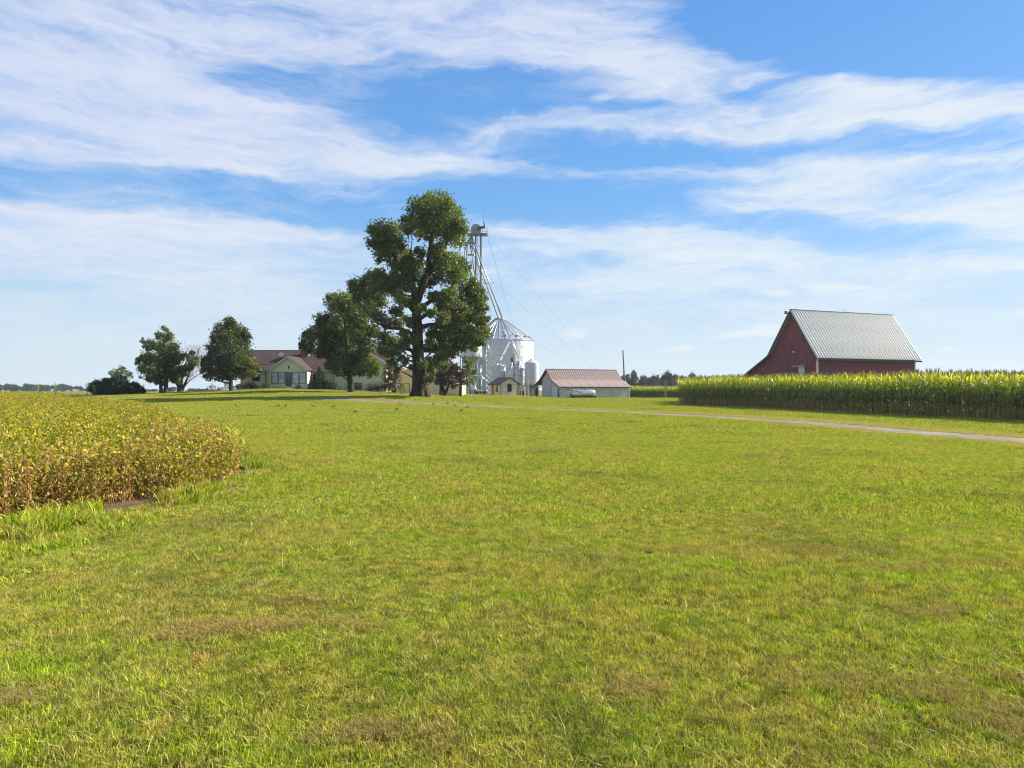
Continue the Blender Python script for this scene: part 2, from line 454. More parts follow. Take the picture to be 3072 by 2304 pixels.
WALK = np.array([(-33.6, 104.2), (-32.2, 101.0), (-30.0, 96), (-27.5, 91), (-25, 87.5)])

# ------------------------------------------------------------------ ground sheet
def noise2(x, y, s=1.0, seed=0):
    r = np.random.RandomState(seed)
    o = np.zeros(np.shape(x))
    for k in range(9):
        a = r.uniform(0, 6.28); f = s * r.uniform(0.5, 2.0); ph = r.uniform(0, 6.28)
        o += np.sin((x * math.cos(a) + y * math.sin(a)) * f + ph + 1.3 * np.sin((x * math.sin(a) - y * math.cos(a)) * f * 0.7))
    return o / 9 * 1.6
ang = np.concatenate([np.linspace(math.radians(38), math.radians(142), 420, endpoint=False), np.linspace(math.radians(142), math.radians(398), 90, endpoint=False)])
rad = np.concatenate([[0.3], np.geomspace(1.0, 5200, 300)])
R_, A_ = np.meshgrid(rad, ang, indexing='ij')
gx = (R_ * np.cos(A_)).ravel(); gy = (R_ * np.sin(A_)).ravel()
gzv = gz(gx, gy)
na, nr = len(ang), len(rad)
idx = np.arange(nr * na).reshape(nr, na)
i0 = idx[:-1, :]; i1 = np.roll(idx, -1, axis=1)[:-1, :]; j0 = idx[1:, :]; j1 = np.roll(idx, -1, axis=1)[1:, :]
tris = np.concatenate([np.stack([i0, j0, j1], -1).reshape(-1, 3), np.stack([i0, j1, i1], -1).reshape(-1, 3)])
insoy = inside(SOY, gx, gy); dsoy = edge_dist(SOY, gx, gy) * np.where(insoy, -1, 1)
nz = noise2(gx, gy, 1.6, 3)
near_edge = (gy < 16)
soil = np.where(near_edge, 1 - np.clip((dsoy - 0.45 - nz * 0.30) / 0.3, 0, 1), 1 - np.clip((dsoy - 0.1) / 0.25, 0, 1))
incorn = inside(CORN, gx, gy); dcorn = edge_dist(CORN, gx, gy) * np.where(incorn, -1, 1)
soil = np.maximum(soil, 1 - np.clip((dcorn + 0.1) / 0.3, 0, 1))
dl = edge_dist(LANE, gx, gy, closed=False)
# side of the lane: the far verge is dry
dry = 1 - np.clip((dl - LW - 0.5 - 0.5 * noise2(gx, gy, 0.8, 5)) / 0.9, 0, 1)
farm = np.clip((np.hypot(gx, gy) - 170) / 30, 0, 1)
tint = np.stack([soil, dry, farm], -1)
gm, gt, gout = newmat('lawn_ground')
p = N(gt, 'ShaderNodeBsdfPrincipled'); p.inputs['Roughness'].default_value = 0.9; p.inputs['Specular IOR Level'].default_value = 0.15
def grass_colour(t, bright=1.0):
    """macro colour of the turf from the place on the ground (world position)"""
    b = lambda c: tuple(v * bright for v in c)
    big = noise_fac(t, 0.16, obj=False, detail=4, lo=0.35, hi=0.65)
    mid = noise_fac(t, 0.75, obj=False, detail=5, lo=0.36, hi=0.66, stretch=(0.8, 1.25, 1))
    sml = noise_fac(t, 3.2, obj=False, detail=5, lo=0.38, hi=0.64)
    c = mixcol(t, big, b((0.240, 0.255, 0.030)), b((0.285, 0.255, 0.060)))
    c = mixcol(t, mid, c, b((0.205, 0.275, 0.012)))
    c = mixcol(t, noise_fac(t, 0.45, obj=False, detail=4, lo=0.5, hi=0.72), c, b((0.125, 0.160, 0.028)))
    c = mixcol(t, sml, c, mixcol(t, 0.45, c, b((0.32, 0.245, 0.095))))
    c = mixcol(t, noise_fac(t, 0.9, obj=False, detail=6, rough=0.65, lo=0.60, hi=0.72), c, b((0.33, 0.22, 0.085)))
    return c
att = N(gt, 'ShaderNodeAttribute'); att.attribute_name = 'tint'
ss = N(gt, 'ShaderNodeSeparateColor'); L(gt, att.outputs['Color'], ss.inputs[0])
gcol = grass_colour(gt, 0.82)
gcol = mixcol(gt, noise_fac(gt, 30.0, obj=False, detail=4, lo=0.3, hi=0.7), gcol, mixcol(gt, 0.75, gcol, (0.35, 0.36, 0.3), 'MULTIPLY'))
drycol = mixcol(gt, noise_fac(gt, 4.0, obj=False), (0.40, 0.30, 0.13), (0.24, 0.22, 0.07))
gcol = mixcol(gt, ss.outputs[1], gcol, drycol)
soilcol = mixcol(gt, noise_fac(gt, 6.0, obj=False), (0.17, 0.105, 0.06), (0.085, 0.052, 0.03))
gcol = mixcol(gt, ss.outputs[0], gcol, soilcol)
farmcol = mixcol(gt, noise_fac(gt, 0.02, obj=False), (0.16, 0.15, 0.035), (0.10, 0.12, 0.03))
gcol = mixcol(gt, ss.outputs[2], gcol, farmcol)
L(gt, gcol, p.inputs['Base Color'])
bp = N(gt, 'ShaderNodeBump'); bp.inputs['Strength'].default_value = 0.8; bp.inputs['Distance'].default_value = 0.03
bn = N(gt, 'ShaderNodeTexNoise'); setin(bn, {'Scale': 25.0, 'Detail': 5.0}); gg = N(gt, 'ShaderNodeNewGeometry'); L(gt, gg.outputs['Position'], bn.inputs['Vector'])
L(gt, bn.outputs['Fac'], bp.inputs['Height']); L(gt, bp.outputs[0], p.inputs['Normal'])
L(gt, p.outputs[0], gout.inputs['Surface'])
ground = np_mesh('ground', np.stack([gx, gy, gzv], -1), tris, tint, gm)
ground.data.polygons.foreach_set('use_smooth', [True] * len(ground.data.polygons))
tag(ground, 'broad mown lawn and flat farmland reaching the horizon', kind='structure')

# ------------------------------------------------------------------ lane and walk
grav = surf('lane_gravel', (0.22, 0.205, 0.19), (0.115, 0.11, 0.105), rough=0.95, scale=2.2, c3=(0.25, 0.20, 0.13), s3=0.5, bump=0.9, bscale=22, spec=0.2, f3=(0.46, 0.66))
def strip(name, line, w, mat, lift, jit, cuts=5, seed=1):
    r = np.random.RandomState(seed)
    seg = np.hypot(*(np.diff(line, axis=0).T)); s = np.concatenate([[0], np.cumsum(seg)])
    n = int(s[-1] / 0.35)
    q = np.linspace(0, s[-1], n)
    cx_ = np.interp(q, s, line[:, 0]); cy_ = np.interp(q, s, line[:, 1])
    tx = np.gradient(cx_); ty = np.gradient(cy_); ln = np.hypot(tx, ty); tx /= ln; ty /= ln
    wl = w + jit * np.convolve(r.normal(size=n + 6), np.ones(5) / 3, 'same')[3:-3] + jit * 0.5 * r.normal(size=n)
    wr = w + jit * np.convolve(r.normal(size=n + 6), np.ones(5) / 3, 'same')[3:-3] + jit * 0.5 * r.normal(size=n)
    V = []
    for k in range(cuts):
        f = k / (cuts - 1)
        off = -wl * (1 - f) + wr * f
        x = cx_ - ty * off; y = cy_ + tx * off
        V.append(np.stack([x, y, gz(x, y) + lift + 0.012 * math.sin(f * math.pi)], -1))
    V = np.stack(V, 1).reshape(-1, 3)
    ii = np.arange(n * cuts).reshape(n, cuts)
    a, b, c, d = ii[:-1, :-1], ii[:-1, 1:], ii[1:, 1:], ii[1:, :-1]
    T = np.concatenate([np.stack([a, b, c], -1).reshape(-1, 3), np.stack([a, c, d], -1).reshape(-1, 3)])
    return np_mesh(name, V, T, np.full((len(V), 3), 0.5), mat)
lane = strip('driveway', LANE, LW + .05, grav, 0.02, 0.2)
tag(lane, 'pale gravel lane curving across the lawn', kind='structure')
conc = surf('concrete', (0.42, 0.39, 0.35), (0.32, 0.30, 0.27), rough=0.9, scale=1.0)
walk = strip('path', smooth_line(WALK), 0.6, conc, 0.03, 0.02, seed=4)
tag(walk, 'narrow concrete walk from the porch down the lawn', kind='structure')

# ------------------------------------------------------------------ scatter by geometry nodes
def scatter(name, pts, rots, scl, pick, protos):
    me = bpy.data.meshes.new(name)
    n = len(pts)
    me.vertices.add(n); me.vertices.foreach_set('co', np.asarray(pts, np.float32).ravel())
    for nm, typ, arr in (('rot', 'FLOAT_VECTOR', rots), ('scl', 'FLOAT_VECTOR', scl)):
        a = me.attributes.new(nm, typ, 'POINT'); a.data.foreach_set('vector', np.asarray(arr, np.float32).ravel())
    a = me.attributes.new('pick', 'INT', 'POINT'); a.data.foreach_set('value', np.asarray(pick, np.int32))
    o = bpy.data.objects.new(name, me); col.objects.link(o)
    pc = bpy.data.collections.new(name + '_kinds')
    for i, q in enumerate(protos):
        q.name = '%s_kind.%03d' % (name, i); pc.objects.link(q)
    ng = bpy.data.node_groups.new(name + '_scatter', 'GeometryNodeTree')
    ng.interface.new_socket('Geometry', in_out='INPUT', socket_type='NodeSocketGeometry')
    ng.interface.new_socket('Geometry', in_out='OUTPUT', socket_type='NodeSocketGeometry')
    gi = N(ng, 'NodeGroupInput'); go = N(ng, 'NodeGroupOutput')
    ci = N(ng, 'GeometryNodeCollectionInfo'); ci.inputs['Collection'].default_value = pc
    ci.inputs['Separate Children'].default_value = True; ci.inputs['Reset Children'].default_value = True
    ip = N(ng, 'GeometryNodeInstanceOnPoints'); ip.inputs['Pick Instance'].default_value = True
    def na_(nm, dt):
        q = N(ng, 'GeometryNodeInputNamedAttribute', data_type=dt); q.inputs['Name'].default_value = nm; return q.outputs['Attribute']
    er = N(ng, 'FunctionNodeEulerToRotation'); L(ng, na_('rot', 'FLOAT_VECTOR'), er.inputs[0])
    L(ng, gi.outputs[0], ip.inputs['Points']); L(ng, ci.outputs[0], ip.inputs['Instance'])
    L(ng, na_('pick', 'INT'), ip.inputs['Instance Index']); L(ng, er.outputs[0], ip.inputs['Rotation']); L(ng, na_('scl', 'FLOAT_VECTOR'), ip.inputs['Scale'])
    L(ng, ip.outputs[0], go.inputs[0])
    md = o.modifiers.new('scatter', 'NODES'); md.node_group = ng
    return o
def tilt_rot(x, y, rz):
    e = 0.6
    sx = (gz(x + e, y) - gz(x - e, y)) / (2 * e); sy = (gz(x, y + e) - gz(x, y - e)) / (2 * e)
    out = []
    for a, b, r in zip(sx, sy, rz):
        q = Vector((0, 0, 1)).rotation_difference(Vector((-a, -b, 1)).normalized())
        out.append(tuple((q.to_matrix() @ Matrix.Rotation(r, 3, 'Z')).to_euler()))
    return np.array(out)

# ------------------------------------------------------------------ grass
gmt, t, out = newmat('grass_blade')
a = N(t, 'ShaderNodeAttribute'); a.attribute_name = 'tint'
s_ = N(t, 'ShaderNodeSeparateColor'); L(t, a.outputs['Color'], s_.inputs[0])
c = grass_colour(t, 1.0)
c = mixcol(t, noise_fac(t, 7.5, obj=False, detail=4, rough=0.7, lo=0.36, hi=0.60), mixcol(t, 1.0, c, (0.66, 0.74, 0.58), 'MULTIPLY'), mixcol(t, 1.0, c, (1.42, 1.36, 1.3), 'MULTIPLY'))
c = mixcol(t, s_.outputs[0], mixcol(t, 1.0, c, (0.28, 0.34, 0.25), 'MULTIPLY'), mixcol(t, 1.0, c, (2.0, 1.95, 1.5), 'MULTIPLY'))  # blade tones spread wide to stand for dark gaps and bright highlights
c = mixcol(t, s_.outputs[1], c, (0.50, 0.375, 0.175))
c = mixcol(t, s_.outputs[2], c, (0.30, 0.175, 0.075))
d = N(t, 'ShaderNodeBsdfDiffuse'); L(t, c, d.inputs[0]); d.inputs[0].default_value = (1, 1, 1, 1)
tr = N(t, 'ShaderNodeBsdfTranslucent'); L(t, mixcol(t, 1.0, c, (1.1, 1.25, 0.5), 'MULTIPLY'), tr.inputs[0])
mx = N(t, 'ShaderNodeMixShader'); mx.inputs[0].default_value = 0.32; L(t, d.outputs[0], mx.inputs[1]); L(t, tr.outputs[0], mx.inputs[2])
g = N(t, 'ShaderNodeBsdfGlossy'); g.inputs['Roughness'].default_value = 0.4
m2_ = N(t, 'ShaderNodeMixShader'); m2_.inputs[0].default_value = 0.015; L(t, mx.outputs[0], m2_.inputs[1]); L(t, g.outputs[0], m2_.inputs[2])
L(t, m2_.outputs[0], out.inputs['Surface'])
GRASS = gmt
def blade_patch(name, side, n, h, w, seed, lean=0.55, tan=0.16, brown=0.0, clump=True):
    r = np.random.RandomState(seed)
    bx = r.uniform(-side / 2, side / 2, n); by = r.uniform(-side / 2, side / 2, n)
    if clump:
        k = max(4, n // 40); cx_ = r.uniform(-side / 2, side / 2, k); cy_ = r.uniform(-side / 2, side / 2, k)
        sel = r.rand(n) < 0.5; ci = r.randint(0, k, n)
        bx = np.where(sel, cx_[ci] + r.normal(0, side * 0.02, n), bx); by = np.where(sel, cy_[ci] + r.normal(0, side * 0.02, n), by)
    hh = h * np.exp(r.normal(0, 0.32, n)); ww = w * r.uniform(0.6, 1.3, n)
    th = r.uniform(0, 2 * np.pi, n); le = np.abs(r.normal(0, lean, n)) * hh
    fa = r.uniform(0, 2 * np.pi, n)
    px_ = np.cos(fa) * ww / 2; py_ = np.sin(fa) * ww / 2
    dx, dy = np.cos(th) * le, np.sin(th) * le
    z0 = np.full(n, -0.012)
    V = np.stack([np.stack([bx - px_, by - py_, z0], -1), np.stack([bx + px_, by + py_, z0], -1),
                  np.stack([bx + dx * 0.35 - px_ * 0.8, by + dy * 0.35 - py_ * 0.8, hh * 0.6], -1), np.stack([bx + dx * 0.35 + px_ * 0.8, by + dy * 0.35 + py_ * 0.8, hh * 0.6], -1),
                  np.stack([bx + dx, by + dy, hh], -1)], 1).reshape(-1, 3)
    b = np.arange(n)[:, None] * 5
    T = np.concatenate([b + np.array([[0, 1, 3]]), b + np.array([[0, 3, 2]]), b + np.array([[2, 3, 4]])])
    tn = np.stack([r.rand(n), (r.rand(n) < tan) * r.uniform(0.4, 1, n), (r.rand(n) < brown) * r.uniform(0.3, 1, n)], -1)
    return np_mesh(name, V, T, np.repeat(tn, 5, axis=0), GRASS, link=False)
def in_view(x, y, m=3.0):
    return np.abs(x) < 0.76 * y + m
def lawn_points(y0, y1, sp, seed):
    r = np.random.RandomState(seed)
    xm = 0.76 * y1 + 4
    X, Y = np.meshgrid(np.arange(-xm, xm, sp), np.arange(y0, y1, sp))
    X = X.ravel() + r.uniform(-.5, .5, X.size) * sp; Y = Y.ravel() + r.uniform(-.5, .5, Y.size) * sp
    k = in_view(X, Y, 3.0) & ~(inside(SOY, X, Y) & (edge_dist(SOY, X, Y) > sp * 0.3)) & ~(inside(CORN, X, Y) & (edge_dist(CORN, X, Y) > sp * 0.3)) & (edge_dist(LANE, X, Y, closed=False) > LW + sp * 0.32 + 0.3)
    if y0 < 16:
        e = edge_dist(SOY, X, Y)
        k &= ~((e < 0.45) & (r.rand(X.size) < 0.8))
    k &= ~((X < 0) & (Y > 103) & (X > -46) & (X < -8))
    return X[k], Y[k]
def lawn(name, label, y0, y1, sp, protos, seed, zs=(0.85, 1.2)):
    X, Y = lawn_points(y0, y1, sp, seed)
    r = np.random.RandomState(seed + 50)
    n = len(X)
    patch = noise2(X, Y, 0.9, 21)
    s = r.uniform(0.9, 1.15, n)
    hz_ = r.uniform(*zs, n) * (1 + 0.30 * patch)
    o = scatter(name, np.stack([X, Y, gz(X, Y)], -1), tilt_rot(X, Y, r.uniform(0, 6.28, n)), np.stack([s, s, hz_], -1), r.randint(0, len(protos), n), protos)
    return tag(o, label, 'grass', kind='stuff')
lawn('lawn_grass', 'short mown grass in the near foreground', 2.0, 8.5, 0.29, [blade_patch('g', 0.5, 3900, 0.027, 0.0038, 100 + i, lean=0.85, tan=[0.14, 0.22, 0.34, 0.18][i], brown=0.03) for i in range(4)], 1)
lawn('lawn_grass', 'mown grass of the middle lawn', 8.5, 25, 0.58, [blade_patch('g', 1.0, 4000, 0.033, 0.0075, 200 + i, lean=0.85, tan=[0.10, 0.16, 0.22, 0.13][i]) for i in range(4)], 2)
lawn('lawn_grass', 'mown grass of the far lawn', 25, 66, 1.15, [blade_patch('g', 2.0, 4200, 0.045, 0.016, 300 + i, lean=0.9, tan=0.10) for i in range(4)], 3)
lawn('lawn_grass', 'mown grass around the farmyard', 66, 134, 2.4, [blade_patch('g', 4.0, 4200, 0.055, 0.035, 400 + i, tan=0.14) for i in range(4)], 4)

# taller bright grass and broad leaved weeds along the near edge of the soybeans
r = np.random.RandomState(5)
tall = [blade_patch('t', 0.3, 220, 0.08, 0.006, 500 + i, lean=0.5, tan=0.05) for i in range(3)] + [blade_patch('t', 0.28, 150, 0.11, 0.013, 520 + i, lean=1.1, tan=0.1) for i in range(2)]
X = r.uniform(-12, -2.2, 9000); Y = r.uniform(6, 18, 9000)
e = edge_dist(SOY, X, Y); ins = inside(SOY, X, Y)
k = (~ins) & (((e > 0.75) & (e < 1.5) & (r.rand(9000) < 0.42 * (noise2(X, Y, 1.1, 8) > -0.25))) | ((e < 0.8) & (noise2(X, Y, 2.0, 9) > -0.05) & (r.rand(9000) < 0.5))) & in_view(X, Y, 1)
X, Y = X[k], Y[k]; n = len(X); e = e[k]
s = r.uniform(0.7, 1.2, n)
tg = scatter('weed_grass', np.stack([X, Y, gz(X, Y)], -1), np.stack([np.zeros(n), np.zeros(n), r.uniform(0, 6.28, n)], -1), np.stack([s, s, s * np.where(e > 0.75, 0.75, 1.15)], -1), np.where(e > 0.75, r.randint(0, 3, n), r.randint(3, 5, n)), tall)
tag(tg, 'taller bright grass and weeds along the soybean edge', 'grass', kind='stuff')
# clover and broad leaved weeds in the turf
r = np.random.RandomState(16)
X = r.uniform(-14, 14, 5200); Y = r.uniform(2.6, 17, 5200)
k = in_view(X, Y, .5) & ~inside(SOY, X, Y) & (edge_dist(SOY, X, Y) > .4) & (noise2(X, Y, 1.3, 55) + .5 * noise2(X, Y, 3.1, 56) > 0.42)
X = X[k]; Y = Y[k]; n = len(X); s = r.uniform(.5, 1.2, n)
cl = scatter('clover', np.column_stack([X, Y, gz(X, Y)]), np.stack([np.zeros(n), np.zeros(n), r.uniform(0, 6.28, n)], -1), np.stack([s, s, s], -1), r.randint(0, 3, n), [blade_patch('c', [.22, .26, .16][i], [170, 90, 120][i], [.028, .05, .02][i], [.012, .007, .016][i], 660 + i, lean=[1.3, .8, 1.8][i], tan=0.04) for i in range(3)])
tag(cl, 'darker clover and broad leaved weeds mixed through the near lawn', 'clover', kind='stuff')
# sun dried verge on the far side of the gravel
r = np.random.RandomState(15)
n0 = 14000; q = r.randint(0, len(LANE) - 1, n0)
seg_l = np.hypot(*(np.diff(LANE, axis=0).T)); q = r.choice(len(LANE) - 1, n0, p=seg_l / seg_l.sum()); f = r.rand(n0)
A_0 = LANE[q] * (1 - f)[:, None] + LANE[q + 1] * f[:, None]
tg_ = LANE[q + 1] - LANE[q]; tg_ /= np.hypot(tg_[:, 0], tg_[:, 1])[:, None]
sd_s = np.where(r.rand(n0) < 0.78, -1, 1)
off = LW - 0.05 + np.abs(r.normal(0, 0.75, n0)) * np.where(sd_s < 0, 1.0, 0.35)
nx, ny = -tg_[:, 1], tg_[:, 0]
X = A_0[:, 0] + nx * off * sd_s; Y = A_0[:, 1] + ny * off * sd_s
k = in_view(X, Y, 2) & (r.rand(n0) < 0.42); X = X[k]; Y = Y[k]; n = len(X); s = r.uniform(.7, 1.2, n)
vg = scatter('dry_grass', np.column_stack([X, Y, gz(X, Y)]), np.stack([np.zeros(n), np.zeros(n), r.uniform(0, 6.28, n)], -1), np.stack([s, s, s], -1), r.randint(0, 3, n), [blade_patch('v', 0.7, 1300, 0.045, 0.011, 640 + i, lean=.8, tan=1.0, brown=0.15) for i in range(3)])
tag(vg, 'sun dried tan grass verge beside the gravel lane', 'dry grass', kind='stuff')
# dead mats and torn turf in the lawn, where the photo shows them
deadp = [blade_patch('d', 0.30, 520, 0.028, 0.004, 600 + i, lean=1.3, tan=0.7, brown=0.6) for i in range(3)]
spots = [(760, 1890, .55), (640, 1905, .4), (540, 1915, .3), (880, 1900, .4), (1100, 1890, .2), (2050, 1663, .6), (1960, 1655, .3), (2640, 1715, .3), (2760, 1718, .25), (2920, 2060, .45), (3010, 2110, .5), (2950, 2180, .5), (2540, 1580, .3), (2860, 1590, .3), (2400, 1655, .3), (2480, 1665, .3), (950, 1810, .35), (1680, 1660, .2), (2790, 1850, .4), (1950, 2090, .3), (60, 2115, .3), (2900, 1700, .5), (820, 1570, .3), (2650, 1670, .2), (2230, 1560, .4), (1150, 2230, .4), (2500, 2060, .3)]
PX = []; r = np.random.RandomState(8)
for (a_, b_, rr) in spots:
    hx_, hy_ = ground_hit(a_, b_)
    for _ in range(int(17 * rr)):
        PX.append((hx_ + r.normal(0, rr * 0.40), hy_ + r.normal(0, rr * 0.10)))
PX = np.array(PX); n = len(PX)
s = r.uniform(0.45, 0.85, n)
dg = scatter('dead_grass', np.column_stack([PX, gz(PX[:, 0], PX[:, 1]) + 0.022]), np.stack([np.zeros(n), np.zeros(n), r.uniform(0, 6.28, n)], -1), np.stack([s, s, s], -1), r.randint(0, 3, n), deadp)
tag(dg, 'torn mats of dead brown grass in the lawn', 'dead grass', kind='stuff')
# ------------------------------------------------------------------ trees
def leaf_cloud(r, centers, radii, per_m2, size, squash=0.85, dark=0.5, alt=0.0, flat=0.0, shell=0.45, droop=0.0):
    """diamond leaves spread through blob volumes, denser towards each blob's outside"""
    Ps = []; Bl = []
    c0 = [np.array(c) for c in centers]; centers = list(c0); radii = list(radii)
    for c, R in zip(c0, list(radii)):
        if R < 0.5: continue
        for _ in range(3):
            v = r.normal(size=3); v /= np.linalg.norm(v); v[1] *= 0.8
            v[2] = v[2] * (0.7 if v[2] > 0 else 1); centers.append(c + v * R * r.uniform(0.65, 1.0)); radii.append(R * r.uniform(0.28, 0.45))
    for i, (c, R) in enumerate(zip(centers, radii)):
        n = max(6, int(per_m2 * math.pi * R * R))
        u = r.normal(size=(n, 3)); u /= np.linalg.norm(u, axis=1)[:, None]
        rr = R * 0.93 * (shell + (1 - shell) * r.rand(n)) ** 0.8
        lump = 1 + 0.28 * np.sin(u[:, 0] * 5 + i) * np.sin(u[:, 2] * 4.3 + 2 * i) + 0.16 * np.sin(u[:, 1] * 9 + 3 * i) * np.sin(u[:, 2] * 8 + i)
        p_ = u * (rr * lump)[:, None]; p_[:, 2] *= squash
        p_ += r.normal(0, R * 0.12, (n, 3)) * (1 + 0.8 * (r.rand(n) < .15))[:, None]
        Ps.append(np.array(c) + p_); Bl.append(np.full(n, r.rand()))
    P_ = np.concatenate(Ps); B = np.concatenate(Bl); n = len(P_)
    d = r.normal(size=(n, 3)); d[:, 2] = d[:, 2] * (1 - flat) - droop; d /= np.linalg.norm(d, axis=1)[:, None]
    e = r.normal(size=(n, 3)); e -= d * (e * d).sum(1)[:, None]; e /= np.linalg.norm(e, axis=1)[:, None] + 1e-9
    s = size * r.uniform(0.6, 1.35, n)[:, None]
    nn = np.cross(d, e)
    V = np.stack([P_ - d * s * 0.5, P_ + e * s * 0.36 + nn * s * 0.12, P_ + d * s * 0.55, P_ - e * s * 0.36 + nn * s * 0.12], 1).reshape(-1, 3)
    b = np.arange(n)[:, None] * 4
    T = np.concatenate([b + np.array([[0, 1, 2]]), b + np.array([[0, 2, 3]])])
    t_ = np.stack([np.clip(0.6 * B + 0.4 * r.rand(n), 0, 1), (r.rand(n) < alt) * r.uniform(0.3, 1, n), np.zeros(n)], -1)
    return V, T, np.repeat(t_, 4, axis=0)
bark = surf('bark', (0.085, 0.070, 0.052), (0.045, 0.034, 0.025), rough=0.95, scale=2.0, stretch=(3, 3, 0.5), bump=1.0, bscale=9, spec=0.1)
bark_big = surf('bark_old', (0.095, 0.070, 0.042), (0.030, 0.025, 0.017), rough=0.95, scale=1.2, stretch=(3, 3, 0.35), bump=1.0, bscale=6, spec=0.1, c3=(0.085, 0.085, 0.035), s3=0.8)
LF_BIG = leafmat('leaf_old_tree', (0.060, 0.085, 0.016), (0.190, 0.220, 0.034), (0.21, 0.17, 0.045), trans=0.42, gloss=0.035)
LF_MAPLE = leafmat('leaf_maple', (0.048, 0.074, 0.015), (0.130, 0.170, 0.028), (0.19, 0.235, 0.025), trans=0.5, gloss=0.03)
LF_DENSE = leafmat('leaf_dense', (0.042, 0.054, 0.014), (0.110, 0.128, 0.026), (0.25, 0.24, 0.03), trans=0.4, gloss=0.03)
LF_WILLOW = leafmat('leaf_willow', (0.060, 0.095, 0.030), (0.13, 0.17, 0.05), (0.22, 0.23, 0.08), trans=0.45, gloss=0.03)
LF_JUNI = leafmat('leaf_juniper', (0.014, 0.030, 0.014), (0.035, 0.058, 0.024), (0.06, 0.08, 0.03), trans=0.15, gloss=0.02)
LF_PURPLE = leafmat('leaf_purple', (0.035, 0.018, 0.028), (0.095, 0.045, 0.06), (0.20, 0.13, 0.12), trans=0.3, gloss=0.05)
LF_FAR = leafmat('leaf_far', (0.030, 0.055, 0.022), (0.070, 0.100, 0.040), (0.11, 0.12, 0.05), trans=0.3, gloss=0.02)
LF_RED = leafmat('leaf_redtip', (0.075, 0.085, 0.030), (0.13, 0.12, 0.045), (0.22, 0.10, 0.06), trans=0.4, gloss=0.03)
def taper(path, r0, r1, n=6, wob=0.0, r=None):
    """resample a polyline smoothly"""
    path = [Vector(p) for p in path]
    pts = smooth_line(np.array([tuple(p) for p in path]), 2)
    m = len(pts)
    rad = [r0 + (r1 - r0) * (i / (m - 1)) for i in range(m)]
    return [tuple(p) for p in pts], rad
def tree_px(name, label, cat, base_px, D, trunks, clumps, lmat, seed, per_m2=70, leaf=0.22, depth=0.7, group=None, alt=0.05, branch_objs=False, bmat=None, altclumps=(), squash=0.9, shell=0.45, twigs=True, droop=0.0):
    """trunks: [[(px,py,radius_px, depth_m), ...]]; clumps: [(px,py,radius_px)] read off the photograph at distance D"""
    r = np.random.RandomState(seed)
    m = D / FPX
    bx, by = (base_px - CX) * m, D
    bz = gz1(bx, by)
    root = empty(name, (bx, by, bz))
    def loc(px, py, dy=0.0):
        k = (D + dy) / D
        return ((px - CX) * m * k - bx, dy, EYE - (py - HY) * m * k - bz)
    bmat = bmat or bark
    mb = MB()
    skel = []
    for ti, tr in enumerate(trunks):
        pts = [Vector(loc(q[0], q[1], q[3] if len(q) > 3 else 0)) for q in tr]
        rad = [q[2] * m for q in tr]
        line = smooth_line(np.array([tuple(p_) + (rr,) for p_, rr in zip(pts, rad)]), 2)
        P_ = [tuple(q[:3]) for q in line]; R_l = [q[3] for q in line]
        if ti == 0: P_[0] = (P_[0][0], P_[0][1], min(P_[0][2], -0.15))
        if ti == 0 or not branch_objs:
            mb.tube(P_, R_l, 12 if ti == 0 else 7)
        else:
            MB().tube(P_, R_l, 8).build('limb', bmat, root, smooth=True)
        skel += list(zip([Vector(q) for q in P_], R_l))
    cs = []; rs = []; wid = []
    top = min(c[1] for c in clumps); bot = max(c[1] for c in clumps)
    mx_ = np.mean([c[0] for c in clumps]); hw = max(30, (max(c[0] for c in clumps) - min(c[0] for c in clumps)) / 2)
    for (a_, b_, c_) in clumps:
        spread = math.sqrt(max(0.05, 1 - ((a_ - mx_) / (hw * 1.05)) ** 2)) * hw * m * depth
        cs.append(Vector(loc(a_, b_, r.uniform(-1, 1) * spread))); rs.append(c_ * m)
    for c_, R in zip(cs, rs):
        if not twigs or R < 0.35: continue
        best = None
        for (p_, rr) in skel:
            dd = (c_ - p_); cost = dd.length + max(0, p_.z - c_.z + 0.3 * math.hypot(dd.x, dd.y)) * 2.0
            if best is None or cost < best[0]: best = (cost, p_, rr)
        p_, rr = best[1], best[2]
        r0 = min(rr * 0.6, 0.035 * (c_ - p_).length + 0.02); mid = (p_ + c_) / 2 + Vector((r.normal() * .15, r.normal() * .15, -0.1 * (c_ - p_).length * 0.5 + r.normal() * .1))
        tgt = MB() if branch_objs else mb
        pts, rd = taper([p_, mid, c_], r0, 0.012)
        tgt.tube(pts, rd, 5, caps=False)
        for _ in range(4):
            q = c_ + Vector(tuple(r.normal(size=3))) * R * 0.55
            tgt.tube([c_.lerp(mid, 0.3), (c_ + q) / 2 + Vector((0, 0, 0.05)), q], [0.02, 0.012, 0.005], 3, caps=False)
        if branch_objs: tgt.build('branch', bmat, root, smooth=True)
    mb.build('trunk', bmat, root, smooth=True)
    V, T, t_ = leaf_cloud(r, cs, rs, per_m2, leaf, alt=alt, squash=squash, shell=shell, droop=droop)
    if len(altclumps):
        cs2 = [Vector(loc(a_, b_, r.uniform(-1, 0.4) * 1.2)) for (a_, b_, c_) in altclumps]
        V2, T2, t2 = leaf_cloud(r, cs2, [c_[2] * m for c_ in altclumps], per_m2, leaf, alt=0.75, squash=squash, shell=shell)
        T = np.concatenate([T, T2 + len(V)]); V = np.concatenate([V, V2]); t_ = np.concatenate([t_, t2])
    cr = np_mesh('crown', V, T, t_, lmat); cr.parent = root
    return tag(root, label, cat, group)

